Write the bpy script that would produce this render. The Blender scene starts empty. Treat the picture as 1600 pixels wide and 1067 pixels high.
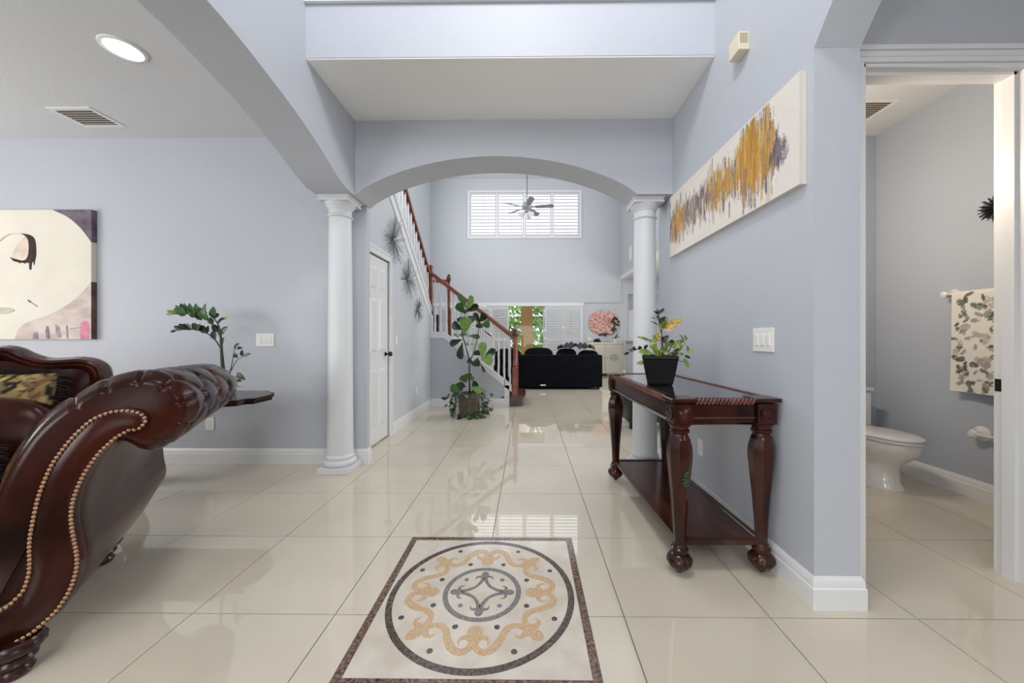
import bpy, bmesh, math, random
from math import sin, cos, pi, radians as R, sqrt, exp, atan2, hypot
from mathutils import Matrix, Vector
random.seed(7)
sc = bpy.context.scene
C = sc.collection
# ------------------------------------------------------------------ camera
F = 574.0; PX = 817.5; PY = 528.5; H = 1.15
TH = math.atan(6.0 / F)
cam = bpy.data.cameras.new('camera'); cam_o = bpy.data.objects.new('camera', cam); C.objects.link(cam_o)
cam_o.location = (0, 0, H); cam_o.rotation_euler = (pi / 2, 0, TH)
cam.sensor_width = 36; cam.lens = F / 1600 * 36; cam.shift_x = -17.5 / 1600; cam.shift_y = -5.0 / 1600
cam.clip_start = 0.05; cam.clip_end = 200
sc.camera = cam_o
# ------------------------------------------------------------------ world, lights, exposure
w = bpy.data.worlds.new('sky'); sc.world = w; w.use_nodes = True
wb = w.node_tree.nodes['Background']; wb.inputs[0].default_value = (.93, .965, 1, 1); wb.inputs[1].default_value = 2.3
sc.view_settings.view_transform = 'Standard'; sc.view_settings.look = 'None'
sc.view_settings.gamma = 1; sc.view_settings.use_curve_mapping = False
sc.view_settings.exposure = 0.22
sc.cycles.use_denoising = True
sc.cycles.max_bounces = 10; sc.cycles.diffuse_bounces = 5; sc.cycles.glossy_bounces = 5; sc.cycles.transparent_max_bounces = 12
sc.cycles.caustics_reflective = False; sc.cycles.caustics_refractive = False; sc.cycles.sample_clamp_indirect = 6

def area(name, loc, rot, sx, sy, power, col=(1, 1, 1)):
    l = bpy.data.lights.new(name, 'AREA'); l.shape = 'RECTANGLE'; l.size = sx; l.size_y = sy; l.energy = power; l.color = col
    o = bpy.data.objects.new(name, l); C.objects.link(o); o.location = loc; o.rotation_euler = rot; return o
# front window daylight (foyer, dining), bathroom vanity light, and added fill lights
area('daylight_foyer', (-.1, -3.95, 4.9), (R(78), 0, 0), 2.4, 2.0, 62, (.99, .99, 1))
pl = bpy.data.lights.new('foyer_fill', 'POINT'); pl.energy = 106; pl.shadow_soft_size = .3; pl.color = (1, .99, .98)  # added point fill lifting the upper foyer walls; no lamp is modelled here
plo = bpy.data.objects.new('foyer_fill', pl); C.objects.link(plo); plo.location = (-.12, .9, 4.4)
area('entry_fill', (-.1, -3.95, 1.2), (R(102), 0, 0), 2.2, 1.8, 22, (1, .99, .98))  # added low fill for the bridge soffit; the front wall is solid here
area('dining_side_fill', (-6.35, .9, 1.6), (R(112), 0, R(-90)), 2.6, 2.0, 100, (1, .985, .965))  # added side fill for the dining room; this wall has no window
area('daylight_dining_front', (-4.4, -3.95, 1.6), (R(112), 0, R(4)), 2.6, 1.9, 90, (1, .985, .965))
area('great_fill_right', (2.9, 7.6, 4.7), (R(90), 0, R(90)), 3.4, 1.8, 86, (.97, .985, 1))  # added great room fill, set before a solid wall
area('great_fill_left', (-3.0, 8.2, 4.7), (R(90), 0, R(-90)), 3.4, 1.8, 86, (.97, .985, 1))  # matching added fill on the stair side, with no window behind it
area('kitchen_fill', (5.3, 7.0, 1.7), (R(90), 0, R(90)), 4.0, 2.0, 105, (1, .985, .96))  # added fill from the kitchen side; that wall has no opening
area('hall_fill', (3.25, -1.2, 1.8), (R(90), 0, R(90)), 1.6, 2.0, 27, (1, .98, .95))  # added unseen fill brightening the right pillar; side hall wall is closed
area('vanity_light', (1.62, 2.55, 2.15), (R(90), 0, R(-90)), .6, .12, 17, (1, .84, .66))

# ------------------------------------------------------------------ pixel helpers (image 1600 x 1067 -> world point at a known plane)
ct, st = cos(TH), sin(TH)
def ray(x, y):
    a = (x - PX) / F
    return (a * ct - st, a * st + ct, (PY - y) / F)
def atZ(x, y, z=0.0):
    r = ray(x, y); t = (z - H) / r[2]; return Vector((r[0] * t, r[1] * t, z))
def atY(x, y, Y):
    r = ray(x, y); t = Y / r[1]; return Vector((r[0] * t, Y, H + r[2] * t))
def atX(x, y, X):
    r = ray(x, y); t = X / r[0]; return Vector((X, r[1] * t, H + r[2] * t))

# ------------------------------------------------------------------ materials
def srgb(r, g, b):
    f = lambda c: c / 12.92 if c <= .04045 else ((c + .055) / 1.055) ** 2.4
    return (f(r / 255), f(g / 255), f(b / 255), 1)
MATS = {}
def M(name, col, rough=.5, metal=0, var=0, vscale=8, col2=None, bump=0, bscale=300, coat=0, spec=.5, stretch=None, kind='noise', emit=0, detail=4, sheen=0):
    if name in MATS: return MATS[name]
    m = bpy.data.materials.new(name); m.use_nodes = True; nt = m.node_tree; b = nt.nodes['Principled BSDF']; L = nt.links
    c = srgb(*col); b.inputs['Base Color'].default_value = c
    b.inputs['Roughness'].default_value = rough; b.inputs['Metallic'].default_value = metal
    b.inputs['Specular IOR Level'].default_value = spec
    if coat: b.inputs['Coat Weight'].default_value = coat; b.inputs['Coat Roughness'].default_value = .12
    if sheen: b.inputs['Sheen Weight'].default_value = sheen
    if emit: b.inputs['Emission Color'].default_value = c; b.inputs['Emission Strength'].default_value = emit
    tc = nt.nodes.new('ShaderNodeTexCoord'); mp = nt.nodes.new('ShaderNodeMapping'); L.new(tc.outputs['Object'], mp.inputs[0])
    if stretch: mp.inputs['Scale'].default_value = stretch
    if var or col2:
        if kind == 'wave':
            n = nt.nodes.new('ShaderNodeTexWave'); n.inputs['Scale'].default_value = vscale; n.inputs['Distortion'].default_value = 6; n.inputs['Detail'].default_value = 3
        elif kind == 'voronoi':
            n = nt.nodes.new('ShaderNodeTexVoronoi'); n.inputs['Scale'].default_value = vscale
        else:
            n = nt.nodes.new('ShaderNodeTexNoise'); n.inputs['Scale'].default_value = vscale; n.inputs['Detail'].default_value = detail
        L.new(mp.outputs[0], n.inputs['Vector'])
        rp = nt.nodes.new('ShaderNodeValToRGB')
        if col2 is None:
            c1 = [max(0, v * (1 - var)) for v in c[:3]] + [1]; c2 = [min(1, v * (1 + var)) for v in c[:3]] + [1]
        else: c1, c2 = c, srgb(*col2)
        rp.color_ramp.elements[0].color = c1; rp.color_ramp.elements[1].color = c2
        rp.color_ramp.elements[0].position = .36; rp.color_ramp.elements[1].position = .64
        L.new(n.outputs[0], rp.inputs[0]); L.new(rp.outputs[0], b.inputs['Base Color'])
    if bump:
        n2 = nt.nodes.new('ShaderNodeTexNoise'); n2.inputs['Scale'].default_value = bscale; n2.inputs['Detail'].default_value = 2
        L.new(tc.outputs['Object'], n2.inputs['Vector'])
        bp = nt.nodes.new('ShaderNodeBump'); bp.inputs['Strength'].default_value = bump; bp.inputs['Distance'].default_value = .004
        L.new(n2.outputs[0], bp.inputs['Height']); L.new(bp.outputs[0], b.inputs['Normal'])
    MATS[name] = m; return m
def Mattr(name, rough=.6, bump=0, bscale=200):
    m = bpy.data.materials.new(name); m.use_nodes = True; nt = m.node_tree; b = nt.nodes['Principled BSDF']
    a = nt.nodes.new('ShaderNodeVertexColor'); a.layer_name = 'Col'; nt.links.new(a.outputs[0], b.inputs['Base Color']); b.inputs['Roughness'].default_value = rough
    if bump:
        tc = nt.nodes.new('ShaderNodeTexCoord'); n2 = nt.nodes.new('ShaderNodeTexNoise'); n2.inputs['Scale'].default_value = bscale
        nt.links.new(tc.outputs['Object'], n2.inputs['Vector'])
        bp = nt.nodes.new('ShaderNodeBump'); bp.inputs['Strength'].default_value = bump; bp.inputs['Distance'].default_value = .004
        nt.links.new(n2.outputs[0], bp.inputs['Height']); nt.links.new(bp.outputs[0], b.inputs['Normal'])
    return m
def Mglass(name, tint=(1, 1, 1)):
    m = bpy.data.materials.new(name); m.use_nodes = True; nt = m.node_tree; nt.nodes.clear()
    o = nt.nodes.new('ShaderNodeOutputMaterial'); t = nt.nodes.new('ShaderNodeBsdfTransparent'); t.inputs[0].default_value = (*tint, 1)
    g = nt.nodes.new('ShaderNodeBsdfGlossy'); g.inputs['Roughness'].default_value = .02
    f = nt.nodes.new('ShaderNodeFresnel'); f.inputs[0].default_value = 1.45
    x = nt.nodes.new('ShaderNodeMixShader'); nt.links.new(f.outputs[0], x.inputs[0]); nt.links.new(t.outputs[0], x.inputs[1]); nt.links.new(g.outputs[0], x.inputs[2]); nt.links.new(x.outputs[0], o.inputs[0])
    return m
wallm = M('wall_paint', (190, 194, 202), .5, bump=.35, bscale=170, spec=.35)
hallm = M('hall_paint', (203, 207, 213), .5, bump=.3, bscale=170, spec=.35)
greatm = M('great_room_paint', (197, 200, 205), .6, bump=.2, bscale=120, spec=.3)
bathm = M('bathroom_paint', (180, 187, 198), .33, bump=.25, bscale=170, spec=.5)
ceilm = M('ceiling_paint', (217, 218, 219), .8, bump=.3, bscale=120, spec=.2)
trimm = M('white_trim_paint', (228, 229, 230), .35)
colm = M('column_paint', (214, 217, 220), .42)
groutm = M('grout', (120, 112, 100), .8)
tilem = M('cream_porcelain', (214, 204, 185), .022, var=.045, vscale=1.6, detail=6, spec=1.0)
creamst = M('cream_marble', (222, 213, 199), .10, col2=(208, 196, 180), vscale=9, detail=9, spec=.72)
brownst = M('brown_marble', (44, 27, 21), .12, col2=(140, 108, 90), vscale=75, detail=9, spec=.72)
darkst = M('dark_marble', (44, 34, 30), .12, col2=(108, 92, 82), vscale=80, detail=9, spec=.72)
greyst = M('grey_marble', (106, 102, 100), .12, col2=(144, 138, 134), vscale=90, detail=9, spec=.72)
tanst = M('tan_marble', (194, 158, 114), .12, col2=(214, 186, 148), vscale=110, detail=9, spec=.72)
leather = M('brown_leather', (22, 8, 6), .17, col2=(64, 25, 15), vscale=3.2, detail=5, bump=.1, bscale=260, spec=.22)
wood = M('dark_wood', (26, 10, 7), .18, col2=(64, 25, 14), vscale=9, stretch=(1, .25, .25), spec=.42)
shelfw = M('shelf_veneer', (44, 18, 12), .16, col2=(84, 38, 24), vscale=14, stretch=(1, .22, 1), detail=6)
ropew = M('rope_wood', (70, 34, 24), .3, col2=(110, 62, 46), vscale=20)
cherry = M('cherry_wood', (118, 52, 28), .3, col2=(142, 68, 38), vscale=14, stretch=(.3, 1, 1), coat=.3)
treadw = M('walnut_tread', (58, 34, 28), .25, col2=(84, 52, 42), vscale=12, stretch=(.3, 1, 1), coat=.3)
brass = M('antique_brass', (172, 134, 104), .32, metal=.75)
blackm = M('black_metal', (22, 21, 22), .4)
blackp = M('black_glaze', (10, 10, 12), .35, spec=.3)
blackgl = M('black_glass', (26, 26, 28), .03, spec=.8, coat=.6)
blackf = M('black_velvet', (7, 8, 14), .8, col2=(13, 15, 23), vscale=7, spec=.12)
plastic = M('white_plastic', (236, 235, 230), .35)
almond = M('almond_plastic', (224, 214, 190), .45)
porc = M('white_porcelain', (222, 220, 218), .12, coat=.5)
chrome = M('silver_wire', (150, 150, 152), .3, metal=.9)
soilm = M('soil', (48, 36, 28), .95, var=.3, vscale=60)
glass = Mglass('window_glass')
G1 = M('leaf_dark', (24, 48, 22), .35, var=.3, vscale=25)
G2 = M('leaf_mid', (56, 98, 38), .38, var=.25, vscale=25)
G3 = M('leaf_light', (120, 156, 74), .4, var=.2, vscale=25)
G4 = M('leaf_lime', (158, 180, 64), .4, col2=(104, 140, 44), vscale=60)
G5 = M('leaf_variegated', (172, 184, 90), .4, col2=(58, 78, 34), vscale=75)
GY = M('leaf_yellow', (222, 190, 96), .45, col2=(146, 108, 50), vscale=90)
GP = M('leaf_pink', (214, 176, 158), .5)
GK = M('leaf_black', (20, 26, 20), .4)
stemm = M('stem_brown', (70, 62, 44), .7, var=.2, vscale=40)
stemg = M('stem_green', (44, 58, 34), .5)

# ------------------------------------------------------------------ mesh builder
def tag(o, label=None, cat=None, group=None, kind=None):
    if label: o['label'] = label
    if cat: o['category'] = cat
    if group: o['group'] = group
    if kind: o['kind'] = kind
    return o
def place(o, parent, world):
    if parent is not None:
        o.parent = parent
        if world and parent.type == 'EMPTY':
            o.matrix_parent_inverse = parent['__m'] if False else (Matrix.LocRotScale(parent.location, parent.rotation_euler, None)).inverted()
    C.objects.link(o)
def thing(name, label, cat, loc=(0, 0, 0), rz=0, group=None, kind=None):
    o = bpy.data.objects.new(name, None); C.objects.link(o); o.location = loc; o.rotation_euler = (0, 0, rz); o.empty_display_size = .1
    return tag(o, label, cat, group, kind)
def catmull(pts, n, closed=False):
    P = [Vector(p) for p in pts]; N = len(P); segs = N if closed else N - 1; raw = []
    for i in range(segs):
        p0 = P[(i - 1) % N] if (closed or i > 0) else P[0] * 2 - P[1]
        p1 = P[i]; p2 = P[(i + 1) % N]
        p3 = P[(i + 2) % N] if (closed or i + 2 < N) else P[-1] * 2 - P[-2]
        for k in range(16):
            t = k / 16
            raw.append(.5 * ((2 * p1) + (p2 - p0) * t + (2 * p0 - 5 * p1 + 4 * p2 - p3) * t * t + (3 * p1 - p0 - 3 * p2 + p3) * t ** 3))
    raw.append(P[0] if closed else P[-1])
    d = [0]
    for a, b in zip(raw, raw[1:]): d.append(d[-1] + (b - a).length)
    out = []; j = 0; m = n if closed else n - 1
    for i in range(n):
        s = d[-1] * i / m
        while j < len(d) - 2 and d[j + 1] < s: j += 1
        f = (s - d[j]) / max(1e-9, d[j + 1] - d[j]); out.append(raw[j].lerp(raw[j + 1], min(1, f)))
    return out
class B:
    def __init__(s): s.v = []; s.f = []
    def add(s, vs, fs):
        o = len(s.v); s.v += [tuple(v) for v in vs]; s.f += [tuple(i + o for i in f) for f in fs]; return s
    def box(s, x0, x1, y0, y1, z0, z1):
        return s.add([(x0, y0, z0), (x1, y0, z0), (x1, y1, z0), (x0, y1, z0), (x0, y0, z1), (x1, y0, z1), (x1, y1, z1), (x0, y1, z1)],
                     [(3, 2, 1, 0), (4, 5, 6, 7), (0, 1, 5, 4), (1, 2, 6, 5), (2, 3, 7, 6), (3, 0, 4, 7)])
    def obox(s, c, sx, sy, sz, m=None):
        n = len(s.v); s.box(-sx / 2, sx / 2, -sy / 2, sy / 2, -sz / 2, sz / 2)
        m = m or Matrix.Identity(3)
        for i in range(n, len(s.v)): s.v[i] = tuple(m @ Vector(s.v[i]) + Vector(c))
        return s
    def hexa(s, p):
        return s.add(p, [(3, 2, 1, 0), (4, 5, 6, 7), (0, 1, 5, 4), (1, 2, 6, 5), (2, 3, 7, 6), (3, 0, 4, 7)])
    def lathe(s, prof, c=(0, 0, 0), n=24, ax='z', flute=None, rot=0):
        o = len(s.v); k = len(prof)
        for j, (r, z) in enumerate(prof):
            for i in range(n):
                a = 2 * pi * i / n + rot; rr = r
                if flute: rr = r * (1 + flute(a, z))
                p = (rr * cos(a), rr * sin(a), z)
                if ax == 'x': p = (z, rr * cos(a), rr * sin(a))
                elif ax == '-x': p = (-z, rr * sin(a), rr * cos(a))
                elif ax == 'y': p = (rr * sin(a), z, rr * cos(a))
                elif ax == '-y': p = (rr * cos(a), -z, rr * sin(a))
                s.v.append((p[0] + c[0], p[1] + c[1], p[2] + c[2]))
        for j in range(k - 1):
            for i in range(n):
                i2 = (i + 1) % n; s.f.append((o + j * n + i, o + j * n + i2, o + (j + 1) * n + i2, o + (j + 1) * n + i))
        s.f.append(tuple(o + i for i in reversed(range(n)))); s.f.append(tuple(o + (k - 1) * n + i for i in range(n)))
        return s
    def prism(s, poly, a0, a1, ax='z'):
        n = len(poly); mk = {'z': lambda p, a: (p[0], p[1], a), 'y': lambda p, a: (p[0], a, p[1]), 'x': lambda p, a: (a, p[0], p[1])}[ax]
        return s.add([mk(p, a0) for p in poly] + [mk(p, a1) for p in poly],
                     [tuple(reversed(range(n))), tuple(range(n, 2 * n))] + [(i, (i + 1) % n, n + (i + 1) % n, n + i) for i in range(n)])
    def tube(s, path, r, n=8, cap=True):
        P = [Vector(p) for p in path]; rr = r if isinstance(r, (list, tuple)) else [r] * len(P); o = len(s.v); up = None
        for j, p in enumerate(P):
            d = (P[min(j + 1, len(P) - 1)] - P[max(j - 1, 0)]).normalized()
            if up is None:
                up = Vector((0, 0, 1)) if abs(d.z) < .9 else Vector((1, 0, 0))
            u = (up - d * up.dot(d))
            u = u.normalized() if u.length > 1e-6 else d.orthogonal().normalized()
            up = u; v = d.cross(u)
            for i in range(n):
                a = 2 * pi * i / n; s.v.append(tuple(p + (u * cos(a) + v * sin(a)) * rr[j]))
        for j in range(len(P) - 1):
            for i in range(n):
                i2 = (i + 1) % n; s.f.append((o + j * n + i, o + j * n + i2, o + (j + 1) * n + i2, o + (j + 1) * n + i))
        if cap:
            s.f.append(tuple(o + i for i in reversed(range(n)))); s.f.append(tuple(o + (len(P) - 1) * n + i for i in range(n)))
        return s
    def sweep(s, prof, path, closed=False, right=True):
        """profile (out, up) swept along a horizontal xy path; out is to the right of travel"""
        P = [Vector(p[:2]) for p in path]; k = len(prof); o = len(s.v); N = len(P)
        for j, p in enumerate(P):
            a = P[j - 1] if (j > 0 or closed) else None; b = P[(j + 1) % N] if (j < N - 1 or closed) else None
            d1 = (p - a).normalized() if a is not None else None; d2 = (b - p).normalized() if b is not None else None
            d1 = d1 or d2; d2 = d2 or d1
            n1 = Vector((d1.y, -d1.x)); n2 = Vector((d2.y, -d2.x)); m = (n1 + n2).normalized(); m = m / max(.3, m.dot(n1))
            z0 = path[j][2] if len(path[j]) > 2 else 0
            for (u, z) in prof: q = p + m * u * (1 if right else -1); s.v.append((q.x, q.y, z + z0))
        for j in range(N if closed else N - 1):
            j2 = (j + 1) % N
            for i in range(k):
                i2 = (i + 1) % k; s.f.append((o + j * k + i, o + j * k + i2, o + j2 * k + i2, o + j2 * k + i))
        if not closed:
            s.f.append(tuple(o + i for i in range(k))); s.f.append(tuple(o + (N - 1) * k + i for i in reversed(range(k))))
        return s
    def ball(s, c, r, n=10, m=6, sc3=(1, 1, 1)):
        o = len(s.v)
        for j in range(m + 1):
            t = pi * j / m
            for i in range(n):
                a = 2 * pi * i / n; s.v.append((c[0] + r * sc3[0] * sin(t) * cos(a), c[1] + r * sc3[1] * sin(t) * sin(a), c[2] + r * sc3[2] * cos(t)))
        for j in range(m):
            for i in range(n):
                i2 = (i + 1) % n; s.f.append((o + j * n + i, o + (j + 1) * n + i, o + (j + 1) * n + i2, o + j * n + i2))
        return s
    def leaf(s, base, tip, width, nrm=(0, -1, .3), droop=.12, cup=.15, shape=None, seg=6):
        """a curved leaf blade from base to tip"""
        b = Vector(base); t = Vector(tip); d = t - b; L = d.length
        if L < 1e-5: return s
        dn = d / L; n = Vector(nrm); n = (n - dn * n.dot(dn)); n = n.normalized() if n.length > 1e-4 else dn.orthogonal().normalized()
        sd = dn.cross(n); o = len(s.v)
        shape = shape or (lambda u: sin(pi * min(1, u ** .8 * .97 + .015)) ** .75)
        for j in range(seg + 1):
            u = j / seg; wv = max(.04, shape(u)) * width / 2; mid = b + d * u + n * (droop * L * 4 * u * (1 - u) * .5)
            for k, q in enumerate((-1, -.5, 0, .5, 1)):
                s.v.append(tuple(mid + sd * wv * q + n * (abs(q) * cup * width * .5)))
        for j in range(seg):
            for k in range(4):
                a = o + j * 5 + k; s.f.append((a, a + 1, a + 6, a + 5))
        return s
    def build(s, name, mat, parent=None, world=True, smooth=None, bevel=0, bseg=1, recalc=True, kind=None, weld=False):
        me = bpy.data.meshes.new(name); me.from_pydata(s.v, [], s.f)
        bm = bmesh.new(); bm.from_mesh(me)
        if weld: bmesh.ops.remove_doubles(bm, verts=bm.verts, dist=1e-5)
        if recalc: bmesh.ops.recalc_face_normals(bm, faces=bm.faces)
        if bevel: bmesh.ops.bevel(bm, geom=list(bm.edges), offset=bevel, segments=bseg, affect='EDGES', profile=.6, clamp_overlap=True)
        bm.to_mesh(me); bm.free()
        if mat: me.materials.append(mat)
        if smooth is not None:
            for p in me.polygons: p.use_smooth = True
            if smooth < 180: me.set_sharp_from_angle(angle=R(smooth))
        o = bpy.data.objects.new(name, me); place(o, parent, world)
        if kind: o['kind'] = kind
        return o
def struct(name, b, mat, label, cat='wall', **k):
    o = b.build(name, mat, **k); return tag(o, label, cat, kind='structure')
def copy_obj(o, parent=None, loc=None):
    c = o.copy(); C.objects.link(c)
    if parent is not None: c.parent = parent
    if loc is not None: c.location = loc
    return c
def copy_tree(root, loc, rz=None, label=None):
    r = root.copy(); C.objects.link(r); r.location = loc
    if rz is not None: r.rotation_euler = (0, 0, rz)
    if label: r['label'] = label
    for ch in root.children:
        c = copy_obj(ch, r)
        for g in ch.children: copy_obj(g, c)
    return r
def colgrid(name, nu, nv, pos, colf, mat, parent=None, world=True):
    """flat printed/painted surface: grid with a colour per vertex (print only)"""
    v = []; f = []; cols = []
    for j in range(nv + 1):
        for i in range(nu + 1):
            v.append(tuple(pos(i / nu, j / nv))); cols.append(colf(i, j))
    for j in range(nv):
        for i in range(nu):
            a = j * (nu + 1) + i; f.append((a, a + 1, a + nu + 2, a + nu + 1))
    me = bpy.data.meshes.new(name); me.from_pydata(v, [], f)
    at = me.color_attributes.new('Col', 'FLOAT_COLOR', 'POINT')
    flat = []
    for c in cols: flat += list(srgb(*c))
    at.data.foreach_set('color', flat); me.materials.append(mat)
    for p in me.polygons: p.use_smooth = True
    o = bpy.data.objects.new(name, me); place(o, parent, world); return o
def arch(pts, v0, v1, ztop, ax):
    """wall with an arched underside; pts = (u, z) along ax"""
    b = B(); mk = (lambda u, v, z: (u, v, z)) if ax == 'x' else (lambda u, v, z: (v, u, z)); n = len(pts)
    vs = [mk(u, v0, z) for u, z in pts] + [mk(u, v1, z) for u, z in pts] + [mk(u, v0, ztop) for u, z in pts] + [mk(u, v1, ztop) for u, z in pts]
    fs = []
    for i in range(n - 1):
        fs += [(i, i + 1, n + i + 1, n + i), (2 * n + i, 2 * n + i + 1, i + 1, i), (n + i, n + i + 1, 3 * n + i + 1, 3 * n + i), (3 * n + i, 3 * n + i + 1, 2 * n + i + 1, 2 * n + i)]
    fs += [(0, n, 3 * n, 2 * n), (n - 1, 2 * n - 1, 4 * n - 1, 3 * n - 1)]
    return b.add(vs, fs)

# ================================================================== STRUCTURE
XL, XR = -1.46, 1.225
b = B().box(-6.6, 6.0, -4.3, 11.82, -.10, -.0045)
floor = struct('floor', b, groutm, 'glossy cream porcelain tile floor with thin dark grout joints', 'floor')
# tiles: grid x = -.199 + .6k, y = 2.12 + .6k ; the medallion occupies MX, MY
MX0, MX1, MY0, MY1 = -.66, .254, 1.206, 2.12
def tile_mesh(rects, cx, cy):
    t = B()
    for (a, c, d, e) in rects: t.box(a - cx, c - cx, d - cy, e - cy, -.006, 0)
    return t
full = None; ntile = 0
g = .0022
far_rects = B()
for i in range(-10, 8):
    for j in range(-3, 16):
        x0 = -.199 + .6 * i; y0 = 2.12 + .598 * j; x1 = x0 + .6; y1 = y0 + .598
        x0 += g; x1 -= g; y0 += g; y1 -= g
        cx, cy = (x0 + x1) / 2, (y0 + y1) / 2
        if cy < -.3: continue
        px = PX + F * (cx * ct + cy * st) / max(cy, .9)
        if px < -700 or px > 2500: continue
        if x1 < -1.7 and y0 > 3.36: continue
        if x0 > 1.3 and 3.5 < y1 and y0 < 3.6 and x0 < 3.3 and False: continue
        if y0 > 11.65 or (x0 > 3.4): continue
        if cy > 6.9:
            far_rects.box(x0, x1, y0, min(y1, 11.69), -.006, 0); continue
        rects = [(x0, x1, y0, y1)]
        if x1 > MX0 and x0 < MX1 and y1 > MY0 and y0 < MY1:
            rects = []; e = .0015
            if y0 < MY0: rects.append((x0, x1, y0, MY0 - e))
            if y1 > MY1 + .01: rects.append((x0, x1, MY1 + e, y1))
            ya, yb = max(y0, MY0 - e), min(y1, MY1 + e)
            if x0 < MX0: rects.append((x0, MX0 - e, ya, yb))
            if x1 > MX1: rects.append((MX1 + e, x1, ya, yb))
            if not rects: continue
            o = tile_mesh(rects, cx, cy).build('tile', tilem, floor)
        elif full is None:
            full = tile_mesh(rects, cx, cy).build('tile', tilem, floor); o = full
        else: o = copy_obj(full, floor)
        o.location = (cx, cy, 0); ntile += 1
far_rects.build('distant_tiles', tilem, floor, kind='stuff')
# shader must vary between tiles: tile material uses object coords, offset by world position
nt = tilem.node_tree
for n in nt.nodes:
    if n.type == 'MAPPING':
        gi = nt.nodes.new('ShaderNodeNewGeometry'); nt.links.new(gi.outputs['Position'], n.inputs[0])

# ---- left arch beam and foyer left wall
larch = [(-4.2, 2.363), (-.42, 2.363), (-.2, 2.47), (.1, 2.575), (.5, 2.66), (.9, 2.695), (1.3, 2.703)]
meas = [(1.662, 2.692), (1.911, 2.663), (2.259, 2.592), (2.552, 2.505), (2.793, 2.408), (2.95, 2.363), (3.42, 2.363)]
sm = catmull([(u, z, 0) for u, z in larch[1:] + meas[:-1]], 48)
pts = [(-4.2, 2.363)] + [(p.x, p.y) for p in sm] + [(3.42, 2.363)]
struct('wall_left', arch(pts, -1.78, XL, 6.1, 'y'), wallm, 'tall pale blue foyer wall with wide arch springing over the leather sofa', 'wall', smooth=25)
# ---- hall arch (front face Y 3.10, back 3.42)
hs = [(-1.46 + 2.385 * i / 40, 2.363 + .325 * (1 - ((i / 40 - .5) * 2) ** 2) ** .82) for i in range(41)]
pts = [(-1.459, 2.363)] + hs[1:] + [(1.224, 2.363)]
struct('wall_hall_arch', arch(pts, 3.10, 3.42, 3.0, 'x'), wallm, 'pale blue wall with shallow arch between the two white columns', 'wall', smooth=25)
struct('wall_bridge', B().box(XL, XR, 2.41, 3.42, 3.0, 3.352), wallm, 'pale blue overhead bridge with deep flat soffit above the arch', 'bridge')
struct('ceiling_soffit', B().box(XL + .001, XR - .001, 2.414, 3.098, 2.992, 2.9995), M('soffit_paint', (246, 247, 247), .8, bump=.3, bscale=120, spec=.2), 'flat off-white underside of the overhead bridge', 'ceiling')
struct('trim_1', B().box(XL, XR, 2.385, 3.44, 3.354, 3.378), trimm, 'thin white ledge cap along the top of the overhead bridge', 'trim')
# ---- right wall and right arch
ra = [(-4.2, 2.39), (-1.2, 2.39), (-1.05, 2.55), (-.8, 2.70), (-.4, 2.82), (.2, 2.86), (.8, 2.82), (1.15, 2.73), (1.35, 2.62), (1.47, 2.52), (1.58, 2.39)]
sm = catmull([(u, z, 0) for u, z in ra[1:]], 40)
pts = [(-4.2, 2.39)] + [(p.x, p.y) for p in sm] + [(3.42, 2.39)]
i_end = len(pts) - 1
struct('wall_right_arch', arch(pts[:-1] + [(1.5805, 2.39)], XR, 1.42, 6.1, 'y'), wallm, 'pale blue arched beam overhead beside the bathroom doorway', 'wall', smooth=25)
struct('wall_right', B().box(XR, 1.42, 1.581, 3.42, 0, 6.1), wallm, 'pale blue foyer wall carrying the long gold abstract canvas', 'wall')
# ---- dining back wall
YB = 3.36
struct('wall_dining_back', B().box(-6.5, -1.47, YB, 3.42, 0, 3.0), wallm, 'pale blue dining room back wall with portrait canvas', 'wall')
struct('wall_dining_left', B().box(-6.6, -6.5, -4.2, 3.42, 0, 3.0), wallm, 'pale blue far side wall of the dining room', 'wall')
struct('ceiling_dining', B().box(-6.5, -1.78, -4.2, 3.42, 3.0, 3.1), ceilm, 'matte off-white dining room ceiling with recessed light', 'ceiling')
struct('ceiling_foyer', B().box(-1.8, 1.45, -4.2, 3.42, 6.1, 6.2), ceilm, 'high off-white foyer ceiling', 'ceiling')
# front wall behind the camera, with window openings
b = B().box(-6.5, -5.5, -4.3, -4.2, 0, 3.0).box(-5.5, -2.9, -4.3, -4.2, 0, .7).box(-5.5, -2.9, -4.3, -4.2, 2.7, 3.0).box(-2.9, -1.5, -4.3, -4.2, 0, 6.1)
b.box(-1.5, 1.3, -4.3, -4.2, 0, 4.0).box(-1.5, 1.3, -4.3, -4.2, 5.2, 6.1).box(-1.5, -.7, -4.3, -4.2, 4.0, 5.2).box(.5, 1.3, -4.3, -4.2, 4.0, 5.2).box(1.3, 3.4, -4.3, -4.2, 0, 6.1)
struct('wall_front', b, wallm, 'pale blue front wall with tall windows behind the viewpoint', 'wall')
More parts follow.
